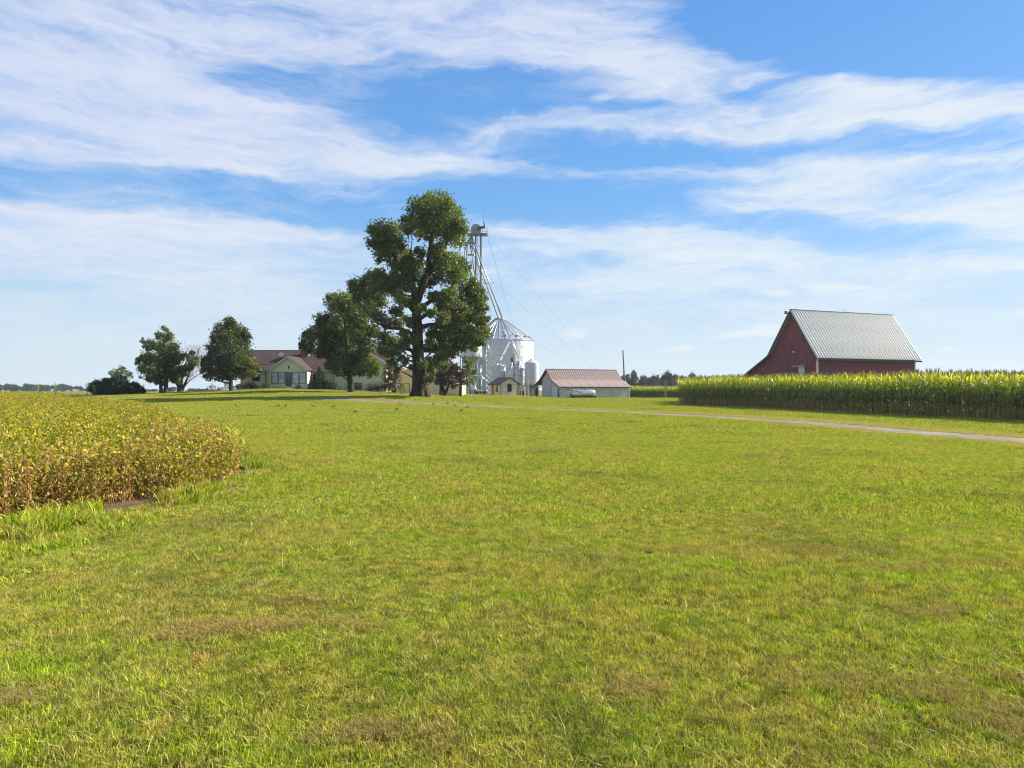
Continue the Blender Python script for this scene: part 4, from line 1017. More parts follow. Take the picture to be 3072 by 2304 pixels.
# volunteer corn blades and tall weeds poking out of the soybeans
# ------------------------------------------------------------------ corn
CORNL = leafmat('corn_leaf', (0.050, 0.105, 0.016), (0.120, 0.195, 0.022), (0.30, 0.23, 0.10), trans=0.5, gloss=0.04, third=(0.72, 0.66, 0.02))
CORNS = leafmat('corn_stalk', (0.22, 0.20, 0.08), (0.32, 0.26, 0.12), (0.42, 0.30, 0.17), trans=0.05, gloss=0.03)
TASS = leafmat('corn_tassel', (0.30, 0.24, 0.08), (0.40, 0.32, 0.12), (0.3, 0.22, 0.1), trans=0.2, gloss=0.02)
def corn_parts(seed):
    r = np.random.RandomState(seed)
    H = r.uniform(2.25, 2.45)
    st = MB(); lean = r.normal(0, 0.05, 2)
    st.tint = (r.rand(), 0.6, 0)
    st.tube([(0, 0, -0.03), (lean[0] * .5, lean[1] * .5, H * .5), (lean[0], lean[1], H)], [0.017, 0.014, 0.007], 5, caps=False)
    ta = MB(); ta.tint = (r.rand(), 0, 0)
    for k in range(7):
        a_ = r.uniform(0, 6.28); q = r.uniform(0.0, 0.10) if k else 0.01
        ta.tube([(lean[0], lean[1], H - 0.05), (lean[0] + q * math.cos(a_) * .6, lean[1] + q * math.sin(a_) * .6, H + 0.15), (lean[0] + q * math.cos(a_), lean[1] + q * math.sin(a_), H + r.uniform(.22, .36))], [0.004, 0.008, 0.004], 3, caps=False)
    lf = MB()
    a0 = r.uniform(0, 6.28); nL = 18
    for k in range(nL):
        f = k / (nL - 1)
        z0 = H * (0.10 + 0.86 * f); a_ = a0 + (k % 2) * math.pi + r.normal(0, 0.35)
        ln_ = (0.50 + 0.42 * math.sin(math.pi * min(1, f * 1.05))) * r.uniform(.85, 1.15); wd = 0.058 * r.uniform(.8, 1.15)
        dry = 1.0 if f < 0.22 + r.normal(0, .08) else (0.35 if r.rand() < 0.15 else 0.0)
        yel = min(1, max(0, (f - 0.5) * 2.2) * r.uniform(.35, 1)) if f > .5 else 0  # upper leaves coloured yellower to stand for sun shining through the tops
        lf.tint = (r.rand(), dry * r.uniform(.6, 1), yel)
        elev = 1.15 if f > .55 else (0.75 if dry < .5 else -0.2)
        elev += r.normal(0, .15); curl = r.uniform(1.1, 2.1) if f < .8 else r.uniform(.5, 1.2)
        if dry > .5: curl = 2.2; ln_ *= .75; elev = -0.5 + r.normal(0, .3)
        base = Vector((lean[0] * z0 / H, lean[1] * z0 / H, z0)); pts = [base]; th = elev
        seg = 5
        for j in range(seg):
            pts.append(pts[-1] + Vector((math.cos(a_) * math.cos(th), math.sin(a_) * math.cos(th), math.sin(th))) * ln_ / seg)
            th = max(th - curl / seg, -1.45)
        side = Vector((-math.sin(a_), math.cos(a_), 0.25 * r.normal()))
        ws_ = [.5, 1, 1, .8, .5, .05]
        V = []
        for p_, w_ in zip(pts, ws_):
            V += [p_ - side * wd * w_ * .5, p_ + side * wd * w_ * .5]
        lf.add(V, [(2 * j, 2 * j + 1, 2 * j + 3, 2 * j + 2) for j in range(seg)])
    # a husk
    er = MB(); er.tint = (0.6, 0.5, 0)
    er.tube([(0.02, 0, H * .45), (0.05, 0.01, H * .5), (0.07, 0.02, H * .56)], [0.012, 0.028, 0.01], 5)
    return st, lf, ta, er
def mb_arrays(mb):
    T = []
    for f in mb.f:
        for j in range(1, len(f) - 1): T.append((f[0], f[j], f[j + 1]))
    return np.array(mb.v), np.array(T), np.array(mb.t)
corn_meshes = []; corn_prot = []
for i in range(6):
    st, lf, ta, er = corn_parts(800 + i)
    ms = []
    for nm, mb, mt in (('stalk', st, CORNS), ('leaves', lf, CORNL), ('tassel', ta, TASS), ('ear', er, CORNS)):
        o = mb.build(nm, mt); ms.append((nm, o.data)); bpy.data.objects.remove(o)
    corn_meshes.append(ms)
    sA = mb_arrays(st); tA = mb_arrays(ta); lA = mb_arrays(lf)
    s2 = (sA[0], sA[1], np.tile([.5, .75, 0], (len(sA[0]), 1))); t2 = (tA[0], tA[1], np.tile([.9, 1, .0], (len(tA[0]), 1)))
    corn_prot.append(np_mesh('corn', *merge([s2, lA, t2]), CORNL, link=False))
ED0, ED1 = CORN[0], CORN[2]
ed = (ED1 - ED0); edl = np.hypot(*ed); ed = ed / edl; nrm = np.array([ed[1], -ed[0]])
if nrm[0] < 0: nrm = -nrm
r = np.random.RandomState(90)
def corn_h(x, y):
    return 1.0 + 0.035 * noise2(x, y, 0.6, 44)
placed = 0
cands = []
for row in range(3):
    for t_ in np.arange(0, edl, 0.175 if row == 0 else 0.2):
        q = ED0 + ed * (t_ + r.normal(0, .03)) + nrm * (0.15 + row * 0.55 + r.normal(0, .06))
        cands.append((row, np.hypot(*q), q))
firsts = [c_ for c_ in cands if in_view(c_[2][0], c_[2][1], 0.3)]
firsts.sort(key=lambda c_: (c_[0] > 0, c_[0] * 30 + c_[1]))
singles = firsts[:300]; sid = set(id(c_) for c_ in singles)
for c_ in singles:
    q = c_[2]; k = r.randint(0, 6); s = corn_h(q[0], q[1]) * r.uniform(.96, 1.05)
    root = empty('corn_plant', (q[0], q[1], gz1(q[0], q[1])), r.uniform(0, 6.28)); root.scale = (1, 1, s)
    for nm, me in corn_meshes[k]:
        o = bpy.data.objects.new(nm, me); col.objects.link(o); o.parent = root
    tag(root, 'tall tasselled corn plant in the front rows of the cornfield', 'corn plant', 'corn plants in the front rows')
P_ = [c_[2] for c_ in cands if id(c_) not in sid]
X, Y = np.meshgrid(np.arange(15, 112, 0.62), np.arange(24, 101, 0.34)); X = X.ravel(); Y = Y.ravel()
X = X + r.normal(0, .07, X.size); Y = Y + r.normal(0, .1, Y.size)
dd = edge_dist(CORN, X, Y); k = inside(CORN, X, Y) & in_view(X, Y, 6)
dfr = (X - ED0[0]) * nrm[0] + (Y - ED0[1]) * nrm[1]
k &= (dfr > 1.75) & ((dd < 10) | (r.rand(X.size) < 0.45))
k &= ~((X > 33) & (X < 60) & (Y > 84) & (Y < 102))
P_ = np.array(P_ + list(np.column_stack([X[k], Y[k]]))); n = len(P_)
s = corn_h(P_[:, 0], P_[:, 1]) * r.uniform(.95, 1.08, n)
cf = scatter('corn_field', np.column_stack([P_, gz(P_[:, 0], P_[:, 1])]), np.stack([r.normal(0, .04, n), r.normal(0, .04, n), r.uniform(0, 6.28, n)], -1), np.stack([np.ones(n), np.ones(n), s], -1), r.randint(0, 6, n), corn_prot)
tag(cf, 'tall green corn massed behind the front rows up to the red barn', 'corn field', kind='stuff')
X, Y = np.meshgrid(np.arange(14, 50, 0.6), np.arange(135.5, 165, 0.4)); X = X.ravel() + r.normal(0, .1, X.size); Y = Y.ravel() + r.normal(0, .1, Y.size)
k = r.rand(X.size) < np.where(Y < 142, 1, .4); X = X[k]; Y = Y[k]; n = len(X)
cf2 = scatter('corn_field', np.column_stack([X, Y, gz(X, Y)]), np.stack([r.normal(0, .04, n), r.normal(0, .04, n), r.uniform(0, 6.28, n)], -1), np.stack([np.ones(n) * 1.3, np.ones(n) * 1.3, r.uniform(.93, 1.03, n)], -1), r.randint(0, 6, n), corn_prot)
tag(cf2, 'farther corn seen between the pink-roofed shed and the near cornfield', 'corn field', kind='stuff')
# volunteer corn standing in the soybeans
SCL = ['pale stray corn at the right tip of the soybeans, innermost of three', 'stray corn at the right tip of the soybeans, middle of three', 'stray corn at the right tip of the soybeans, outermost of three', 'stray corn stalk poking up before the dark spreading evergreen', 'thin stray corn stalk against the far treeline, left one', 'thin stray corn stalk against the far treeline, right one', 'stray corn at the far soybean corner beside the dark evergreen', 'low stray corn inside the soybean tip', 'stray corn standing in the middle of the soybeans', 'stray corn along the soybean edge toward the yard trees']
for vi, (a_, D, sc) in enumerate([(690, 12.6, .42), (712, 13.0, .36), (735, 12.9, .30), (262, 60, .8), (112, 52, .72), (165, 55, .75), (283, 62, .7), (660, 14, .33), (250, 19, .42), (480, 18, .38)]):
    x, y, z = place(a_, D)
    root = empty('volunteer_corn', (x, y, z), r.uniform(0, 6)); root.scale = (sc * 1.1, sc * 1.1, sc)
    for nm, me in corn_meshes[r.randint(6)][:2]:
        o = bpy.data.objects.new(nm, me); col.objects.link(o); o.parent = root
    tag(root, SCL[vi], 'corn plant', 'stray corn in the soybeans')
# ------------------------------------------------------------------ buildings
def wp(px, py, D):
    return Vector(((px - CX) * D / FPX, D, EYE - (py - HY) * D / FPX))
class Site:
    """a local frame: x along the front wall, y into the depth, z up"""
    def __init__(s, name, X, Y, Z, th=0.0):
        s.root = empty(name, (X, Y, Z), th); s.o = Vector((X, Y, Z)); s.th = th
    def part(s, mb, name, mat, parent=None, smooth=False):
        return mb.build(name, mat, parent or s.root, smooth)
SIDING = surf('cream_siding', (0.76, 0.73, 0.50), (0.66, 0.63, 0.42), rough=0.7, scale=0.8)
CREAM = surf('cream_paint', (0.66, 0.63, 0.48), (0.55, 0.52, 0.38), rough=0.6, scale=2)
TRIM = surf('white_trim', (0.78, 0.74, 0.64), (0.66, 0.62, 0.52), rough=0.5, scale=2)
SHINGLE = surf('brown_shingle', (0.095, 0.064, 0.056), (0.062, 0.043, 0.040), rough=0.95, scale=1.2, c3=(0.115, 0.080, 0.066), s3=4, spec=0.1)
DARKTRIM = surf('dark_frame', (0.04, 0.035, 0.035), (0.025, 0.02, 0.02), rough=0.5)
BRICK = surf('chimney_brick', (0.23, 0.13, 0.10), (0.15, 0.09, 0.07), rough=0.9, scale=5)
GLASSL = surf('reflection_tinted_glass', (0.55, 0.60, 0.58), (0.30, 0.36, 0.34), rough=0.12, scale=1.4, spec=0.8)  # pale base colour stands for bluish-white reflections in the porch panes
GLASSD = surf('dark_glass', (0.03, 0.035, 0.04), (0.015, 0.018, 0.02), rough=0.06, scale=1.4, spec=0.8)
SCREEN = surf('screen_door', (0.10, 0.085, 0.08), (0.05, 0.05, 0.05), rough=0.4, scale=2)
DOORW = surf('painted_door', (0.72, 0.73, 0.76), (0.60, 0.61, 0.66), rough=0.5, scale=1.5)
TAN = surf('tan_steel', (0.60, 0.50, 0.33), (0.53, 0.44, 0.29), rough=0.5, scale=0.7)
def window(site, x0, x1, z0, z1, y, fm, gm_, fw=0.06, bars=0, parent=None, horiz=0, label=None):
    mb = MB(); d0, d1 = y - 0.07, y + 0.02
    mb.box(x0, x0 + fw, d0, d1, z0, z1).box(x1 - fw, x1, d0, d1, z0, z1).box(x0 + fw, x1 - fw, d0, d1, z1 - fw, z1).box(x0 + fw, x1 - fw, d0, d1, z0, z0 + fw)
    for k in range(bars):
        xm_ = x0 + (x1 - x0) * (k + 1) / (bars + 1); mb.box(xm_ - 0.02, xm_ + 0.02, d0 + .01, d1 - .01, z0 + fw, z1 - fw)
    for k in range(horiz):
        zm = z0 + (z1 - z0) * (k + 1) / (horiz + 1); mb.box(x0 + fw, x1 - fw, d0 + .012, d1 - .012, zm - .02, zm + .02)
    f = site.part(mb, 'window', fm, parent)
    if label: f['label'] = label
    MB().box(x0 + fw * .9, x1 - fw * .9, y - 0.035, y - 0.02, z0 + fw * .9, z1 - fw * .9).build('pane', gm_, f)
    return f
def siding(poly_width, z0, z1, h, y, openings=(), proud=0.022):
    """clapboards; poly_width(z) -> (xa, xb)"""
    mb = MB(); z = z0
    while z < z1 - 0.02:
        t = min(z + h, z1)
        xa, xb = poly_width(min(t, (z + t) / 2 + h * .3))
        segs = [(xa, xb)]
        for (oa, ob, oz0, oz1) in openings:
            if oz0 < (z + t) / 2 < oz1:
                ns = []
                for (p_, q) in segs:
                    if ob <= p_ or oa >= q: ns.append((p_, q)); continue
                    if oa > p_: ns.append((p_, oa))
                    if ob < q: ns.append((ob, q))
                segs = ns
        for (p_, q) in segs:
            if q - p_ < 0.05: continue
            mb.add([(p_, y - proud, z), (q, y - proud, z), (q, y - 0.004, t), (p_, y - 0.004, t), (p_, y, z), (q, y, z), (q, y, t), (p_, y, t)],
                   [(0, 1, 2, 3), (4, 5, 1, 0), (0, 3, 7, 4), (1, 5, 6, 2)])
        z = t
    return mb
def slab(mb, p0, p1, x0, x1, th, axis='x'):
    """roof slab between profile points p0=(u,z), p1=(u,z); spans x0..x1 along the ridge. axis x: ridge along local x"""
    (u0, z0), (u1, z1) = p0, p1
    d = math.hypot(u1 - u0, z1 - z0); nu, nz_ = -(z1 - z0) / d, (u1 - u0) / d
    if nz_ < 0: nu, nz_ = -nu, -nz_
    q = [(u0, z0), (u1, z1), (u1 + nu * th, z1 + nz_ * th), (u0 + nu * th, z0 + nz_ * th)]
    V = []
    for xx in (x0, x1):
        for (u, z) in q: V.append((xx, u, z) if axis == 'x' else (u, xx, z))
    return mb.add(V, [(0, 1, 2, 3), (7, 6, 5, 4), (0, 4, 5, 1), (1, 5, 6, 2), (2, 6, 7, 3), (3, 7, 4, 0)])

# ---- farmhouse
HX, HYY, HZ = -33.0, 105.0, 1.75
H = Site('farmhouse', HX, HYY, HZ)
hx = lambda px, D: (px - CX) * D / FPX - HX
hzz = lambda py, D: EYE - (py - HY) * D / FPX - HZ
# main body
mx0, mx1 = hx(723, 107.8), hx(1168, 113); my0, my1 = 2.8, 13.2; me_ = 3.05; mr = hzz(1054, 113); rr0 = 8.0
wall = MB().box(mx0, mx1, my0, my1, -1.2, me_)
wall.poly_prism([(mx0, 0), (mx0, 0.01), (mx0 + .01, 0)], my0, my0 + .01)
H.part(wall, 'wall', SIDING)
gb = MB()
for gx_ in (mx0 + 0.0, mx1 - 0.2):
    gb.add([(gx_, my0, me_), (gx_, my1, me_), (gx_, rr0, mr - .15), (gx_ + .2, my0, me_), (gx_ + .2, my1, me_), (gx_ + .2, rr0, mr - .15)], [(0, 2, 1), (3, 4, 5), (0, 1, 4, 3), (1, 2, 5, 4), (2, 0, 3, 5)])
H.part(gb, 'gable_wall', SIDING)
o = H.part(siding(lambda z: (mx0, hx(1000, 107.8)), 0.0, me_ - .1, 0.19, my0, openings=[(hx(740, 107.8), hx(781, 107.8), hzz(1144, 107.8), hzz(1115, 107.8))]), 'siding', SIDING); o['kind'] = 'stuff'
rf = MB(); slab(rf, (my0 - .6, 2.95), (rr0, mr), mx0 - .5, mx1 + .4, .14); slab(rf, (my1 + .6, 2.95), (rr0 + .001, mr), mx0 - .5, mx1 + .4, .14)
roof = H.part(rf, 'roof', SHINGLE)
MB().box(mx0 - .5, mx1 + .4, rr0 - .1, rr0 + .1, mr + .12, mr + .2).build('ridge_cap', SHINGLE, roof)
MB().box(mx0 - .5, hx(1003, 107), my0 - .72, my0 - .6, 2.88, 3.02).build('gutter', TRIM, roof)
window(H, hx(757, 107.8), hx(780, 107.8), hzz(1143, 107.8), hzz(1116, 107.8), my0 - .02, DARKTRIM, GLASSD, bars=1)
H.part(MB().tube([(hx(795, 107.5), my0 - .08, 2.9), (hx(795, 107.5), my0 - .08, 0.1)], .05, 6), 'downspout', DARKTRIM)
H.part(MB().box(mx0 - .06, mx0 + .06, my0 - .06, my0 + .03, 0, me_), 'corner_board', TRIM)
# porch wing
px0, px1 = hx(809, 105), hx(922, 105); pk = hzz(1069.5, 105); pe = hzz(1108.5, 105); pm = (px0 + px1) / 2
pw = MB(); pw.poly_prism([(px0, -.3), (px1, -.3), (px1, pe), (pm, pk - .12), (px0, pe)], 0, 6.2)
H.part(pw, 'porch_wall', CREAM)
def pwid(z):
    if z <= pe - .1: return (px0 + .12, px1 - .12)
    f = (pk - .15 - z) / (pk - pe); f = max(0, f); return (pm - (pm - px0) * f, pm + (px1 - pm) * f)
wz0, wz1 = hzz(1150.5, 105), hzz(1117, 105)
o = H.part(siding(pwid, wz1 + .12, pk - .3, 0.20, 0), 'siding', SIDING); o['kind'] = 'stuff'
o = H.part(siding(lambda z: (px0 + .12, px1 - .12), 0.05, wz0 - .05, 0.20, 0, openings=[(hx(855.5, 105), hx(876.5, 105), -1, 9)]), 'siding', SIDING); o['kind'] = 'stuff'
for a_, b_ in ((814.7, 834.2), (834.9, 854.6), (877.5, 897), (897.8, 917)):
    window(H, hx(a_, 105), hx(b_, 105), wz0, wz1, -.02, DARKTRIM, GLASSL, fw=.05, bars=0)
dr_ = H.part(MB().box(hx(857, 105), hx(875, 105), -.08, -.005, hzz(1157.5, 105), wz1), 'door', DARKTRIM)
MB().box(hx(859.3, 105), hx(872.7, 105), -.10, -.085, hzz(1155.5, 105), hzz(1137, 105)).build('door_panel', SCREEN, dr_)
MB().box(hx(859.3, 105), hx(872.7, 105), -.10, -.085, hzz(1135, 105), hzz(1118.5, 105)).build('pane', GLASSD, dr_)
MB().box(hx(872.9, 105), hx(874, 105), -.14, -.085, 1.4, 1.48).build('handle', TRIM, dr_)
H.part(MB().box(hx(851, 105), hx(882, 105), -1.1, -.0, -.4, .16), 'step', conc)
H.part(MB().box(hx(854, 105), hx(879, 105), -.6, -.0, .162, .36), 'step', conc)
for a_ in (px0, px1 - .12):
    H.part(MB().box(a_ - .01, a_ + .13, -.035, .02, 0, pe), 'corner_board', TRIM)
pr = MB()
sl = (pk - pe) / (pm - px0)
slab(pr, (px0 - .28, pe - .28 * sl), (pm, pk), -.35, 7.2, .12, axis='y'); slab(pr, (px1 + .28, pe - .28 * sl), (pm + .001, pk), -.35, 7.2, .12, axis='y')
proof = H.part(pr, 'porch_roof', SHINGLE)
for sgn in (-1, 1):
    mb = MB(); xe = pm + sgn * (pm - px0 + .28); ze = pe - .28 * sl
    mb.add([(pm, -.38, pk - .14), (xe, -.38, ze - .14), (xe, -.38, ze + .10), (pm, -.38, pk + .10), (pm, -.352, pk - .14), (xe, -.352, ze - .14), (xe, -.352, ze + .10), (pm, -.352, pk + .10)], [(0, 1, 2, 3), (7, 6, 5, 4), (0, 4, 5, 1), (1, 5, 6, 2), (2, 6, 7, 3)])
    mb.build('rake_board', TRIM, proof)
lm = MB(); lm.lathe([(0.0, .26), (.10, .14), (.13, .10), (.09, -.10), (.0, -.16)], cx=hx(866.5, 105), cy=-.14, sides=8)
lm.v = [(v[0], v[1], v[2] + hzz(1102, 105)) for v in lm.v]
lm.box(hx(866.5, 105) - .02, hx(866.5, 105) + .02, -.15, 0, hzz(1102, 105) - .3, hzz(1102, 105) - .1)
H.part(lm, 'lantern', DARKTRIM)
H.part(MB().box(hx(904, 111.5), hx(925, 111.5), 5.9, 6.9, 3, hzz(1033, 111.5)).box(hx(903, 111.5), hx(926, 111.5), 5.85, 6.95, hzz(1033, 111.5), hzz(1033, 111.5) + .12), 'chimney', BRICK)
H.part(MB().box(hx(927, 111.5), hx(930, 111.5), 6.2, 6.4, 3.5, hzz(1062, 111.5)), 'vent_pipe', TRIM)
dish = MB().lathe([(0.0, 0.0), (.20, .03), (.36, .12), (.345, .13), (.19, .05), (0, .02)], sides=16)
dish.v = [tuple(Matrix.Rotation(math.radians(70), 3, 'X') @ Vector(v) + Vector((hx(846, 110), 4.55, hzz(1064, 110)))) for v in dish.v]
dish.tube([(hx(846, 110), 4.6, hzz(1064, 110)), (hx(849, 110), 4.7, hzz(1073, 110))], .03, 6)
H.part(dish, 'satellite_dish', TRIM)
H.part(MB().tube([(hx(852, 110), 5.2, hzz(1070, 110)), (hx(852, 110), 5.2, hzz(1060, 110))], .05, 6), 'vent_pipe', TRIM)
# entry between porch and right wing
H.part(MB().box(hx(926, 107), hx(1000, 107), 1.9, 2.05, 2.45, 2.85), 'beam', surf('brown_trim', (.34, .22, .13)))
for a_ in (930, 936, 968): H.part(MB().box(hx(a_, 107), hx(a_ + 2.4, 107), 1.92, 2.03, -.2, 2.45), 'post', CREAM)
window(H, hx(938, 107.8), hx(952, 107.8), .8, 2.3, my0 - .02, DARKTRIM, GLASSD)
# right wing
wx0, wx1 = hx(1003, 103.5), hx(1158, 103.5); we = hzz(1094, 103.5); wm_ = (wx0 + wx1) / 2; wk = we + .52 * (wm_ - wx0)
ww_ = MB(); ww_.poly_prism([(wx0, -1.2), (wx1, -1.2), (wx1, we), (wm_, wk), (wx0, we)], -1.5, 7)
H.part(ww_, 'wing_wall', SIDING)
def wwid(z):
    if z <= we: return (wx0, wx1)
    f = max(0, (wk - z) / (wk - we)); return (wm_ - (wm_ - wx0) * f, wm_ + (wx1 - wm_) * f)
bw = (hx(1057, 103.5), hx(1087, 103.5), hzz(1168.5, 103.5), hzz(1148.5, 103.5))
o = H.part(siding(wwid, -.6, wk - .2, 0.20, -1.5, openings=[bw]), 'siding', SIDING); o['kind'] = 'stuff'
window(H, bw[0], bw[1], bw[2], bw[3], -1.52, DARKTRIM, GLASSD, bars=2)
wr_ = MB(); s2 = .52
slab(wr_, (wx0 - .35, we - .35 * s2), (wm_, wk), -1.9, 7.5, .13, axis='y'); slab(wr_, (wx1 + .35, we - .35 * s2), (wm_ + .001, wk), -1.9, 7.5, .13, axis='y')
wroof = H.part(wr_, 'wing_roof', SHINGLE)
for sgn in (-1, 1):
    mb = MB(); xe = wm_ + sgn * (wm_ - wx0 + .35); ze = we - .35 * s2
    mb.add([(wm_, -1.93, wk - .12), (xe, -1.93, ze - .12), (xe, -1.93, ze + .10), (wm_, -1.93, wk + .10), (wm_, -1.902, wk - .12), (xe, -1.902, ze - .12), (xe, -1.902, ze + .10), (wm_, -1.902, wk + .10)], [(0, 1, 2, 3), (7, 6, 5, 4), (0, 4, 5, 1), (1, 5, 6, 2), (2, 6, 7, 3)])
    mb.build('rake_board', TRIM, wroof)
tag(H.root, 'long cream sided farmhouse with brown roof, gabled glazed porch and brick chimney', 'house')

# ---- tan garage behind the giant tree
gX0, gX1 = (1195 - CX) * 114 / FPX, -8.3
G = Site('garage', gX0, 114, gz1(-13, 114) - .05)
gw = gX1 - gX0; ge = 3.9; gk = ge + .36 * gw / 2
G.part(MB().poly_prism([(0, -.6), (gw, -.6), (gw, ge), (gw / 2, gk), (0, ge)], 0, 9), 'wall', TAN)
gr_ = MB(); slab(gr_, (-.4, ge - .4 * .36), (gw / 2, gk), -.5, 9.4, .12, axis='y'); slab(gr_, (gw + .4, ge - .4 * .36), (gw / 2 + .001, gk), -.5, 9.4, .12, axis='y')
groof = G.part(gr_, 'roof', SHINGLE)
for sgn in (-1, 1):
    mb = MB(); xe = gw / 2 + sgn * (gw / 2 + .4); ze = ge - .4 * .36
    mb.add([(gw / 2, -.53, gk - .1), (xe, -.53, ze - .1), (xe, -.53, ze + .1), (gw / 2, -.53, gk + .1), (gw / 2, -.502, gk - .1), (xe, -.502, ze - .1), (xe, -.502, ze + .1), (gw / 2, -.502, gk + .1)], [(0, 1, 2, 3), (7, 6, 5, 4), (0, 4, 5, 1), (1, 5, 6, 2), (2, 6, 7, 3)])
    mb.build('rake_board', TRIM, groof)
mb = MB()
for k in range(26): mb.box(gw * (k + .5) / 26 - .02, gw * (k + .5) / 26 + .02, -.018, -.002, -.2, ge)
o = G.part(mb, 'siding_ribs', TAN); o['kind'] = 'stuff'
gd = G.part(MB().box(.85, 1.0, -.03, 0, 0, 2.1).box(1.75, 1.9, -.03, 0, 0, 2.1).box(1.0, 1.75, -.03, 0, 2.0, 2.1), 'door_frame', surf('door_brown', (.25, .15, .06)))
MB().box(1.0, 1.75, -.05, -.02, .02, 2.0).build('door', TAN, gd)
G.part(MB().tube([(.05, -.1, ge), (.1, -.12, ge - .5), (.05, -.08, 0)], .05, 6), 'downspout', TAN)
tag(G.root, 'tan gabled garage mostly hidden behind the giant tree trunk', 'garage')

# ---- small hut in front of the bins
hth = math.radians(26)
hutX, hutZ = (1502 - CX) * 115 / FPX, EYE - (1186.5 - HY) * 115 / FPX
U = Site('pump_shed', hutX, 115, hutZ, hth)
hw_, hd_, he_ = 3.25, 4.1, 2.05; hk = 3.0
HUT = surf('hut_siding', (0.60, 0.57, 0.46), (0.50, 0.47, 0.38), rough=0.7, scale=1.5)
U.part(MB().poly_prism([(0, -.4), (hw_, -.4), (hw_, he_), (hw_ / 2, hk), (0, he_)], 0, hd_), 'wall', HUT)
mb = MB()
for k in range(16): mb.box(.12 + k * .2, .135 + k * .2, -.012, -.002, 0, he_ - .05)
o = U.part(mb, 'siding_ribs', HUT); o['kind'] = 'stuff'
ur = MB(); us = (hk - he_) / (hw_ / 2)
slab(ur, (-.4, he_ - .4 * us), (hw_ / 2, hk), -.3, hd_ + .3, .12, axis='y'); slab(ur, (hw_ + .4, he_ - .4 * us), (hw_ / 2 + .001, hk), -.3, hd_ + .3, .12, axis='y')
DKROOF = surf('charcoal_roof', (0.055, 0.048, 0.055), (0.035, 0.03, 0.035), rough=0.9, scale=3)
U.part(ur, 'roof', DKROOF)
for a_, b_ in ((-.04, .07), (hw_ - .07, hw_ + .04)): U.part(MB().box(a_, b_, -.05, .04, -.2, he_), 'corner_board', DARKTRIM)
window(U, 1.25, 2.02, .62, 1.95, -.02, surf('dark_casing', (.07, .06, .05)), GLASSD, fw=.12)
# windows and door on the left side wall (local x = 0 plane)
mb = MB(); mb.box(-.06, -.002, 1.1, 1.95, .6, 1.85); w_ = U.part(mb, 'window', surf('olive_frame', (.16, .15, .11)))
MB().box(-.075, -.062, 1.2, 1.85, .7, 1.75).build('pane', GLASSD, w_)
d_ = U.part(MB().box(-.05, -.002, 2.85, 3.65, 0, 1.95), 'door', surf('rust_door', (.22, .09, .06)))
MB().box(-.09, -.052, 2.9, 2.98, .9, 1.0).build('handle', TRIM, d_)
tag(U.root, 'small cream hut with dark gabled roof standing in front of the grain bins', 'hut')
pad = MB(); q = [Vector((-.6, -3.2, .03)), Vector((4.2, -2.6, .03)), Vector((4.6, -.02, .05)), (Vector((-.4, -.02, .05)))]
Rz = Matrix.Rotation(hth, 3, 'Z')
pv = []
for a_ in q:
    w_ = Rz @ a_ + Vector((hutX, 115, 0)); pv.append((w_.x, w_.y, gz1(w_.x, w_.y) + .05))
    # slab thickness
pv += [(v[0], v[1], v[2] - .25) for v in pv]
pad.add(pv, [(0, 1, 2, 3), (4, 7, 6, 5), (0, 4, 5, 1), (1, 5, 6, 2), (2, 6, 7, 3), (3, 7, 4, 0)])
tag(pad.build('pavement', surf('pink_concrete', (.60, .47, .38), (.50, .40, .33), rough=.9)), 'pinkish concrete pad before the hut', kind='structure')

# ---- metal clad roofs made of separate sheets
def ribbed_panel(name, w, p0, p1, mat, nrib=3, rib=.035, th=.02, side=1):
    """sheet from profile point p0 (eave) to p1 (ridge), width w along local x, ribs raised on the top"""
    (u0, z0), (u1, z1) = p0, p1
    d = math.hypot(u1 - u0, z1 - z0); nu, nz_ = -(z1 - z0) / d, (u1 - u0) / d
    if nz_ < 0: nu, nz_ = -nu, -nz_
    mb = MB()
    slab(mb, p0, p1, 0.002, w - 0.002, th)
    for k in range(nrib):
        xc = w * (k + .5) / nrib
        a0_ = (u0 + nu * th, z0 + nz_ * th); a1_ = (u1 + nu * th, z1 + nz_ * th)
        b0 = (a0_[0] + nu * rib, a0_[1] + nz_ * rib); b1 = (a1_[0] + nu * rib, a1_[1] + nz_ * rib)
        h0, h1 = .07, .035
        mb.add([(xc - h0, a0_[0], a0_[1]), (xc + h0, a0_[0], a0_[1]), (xc + h1, b0[0], b0[1]), (xc - h1, b0[0], b0[1]), (xc - h0, a1_[0], a1_[1]), (xc + h0, a1_[0], a1_[1]), (xc + h1, b1[0], b1[1]), (xc - h1, b1[0], b1[1])],
               [(0, 1, 2, 3), (7, 6, 5, 4), (1, 5, 6, 2), (2, 6, 7, 3), (3, 7, 4, 0)])
    return mb
def sheet_roof(site, sections, x0, x1, n, mat, nrib=3, rib=.035, mats=None):
    w = (x1 - x0) / n
    for si, (p0, p1) in enumerate(sections):
        m_ = mats[si] if mats else mat
        first = None
        for k in range(n):
            if first is None:
                o = ribbed_panel('roof_panel', w, p0, p1, m_, nrib, rib).build('roof_panel', m_, site.root); first = o
            else:
                o = bpy.data.objects.new('roof_panel', first.data); col.objects.link(o); o.parent = site.root
            o.location = (x0 + k * w, 0, 0)
    return
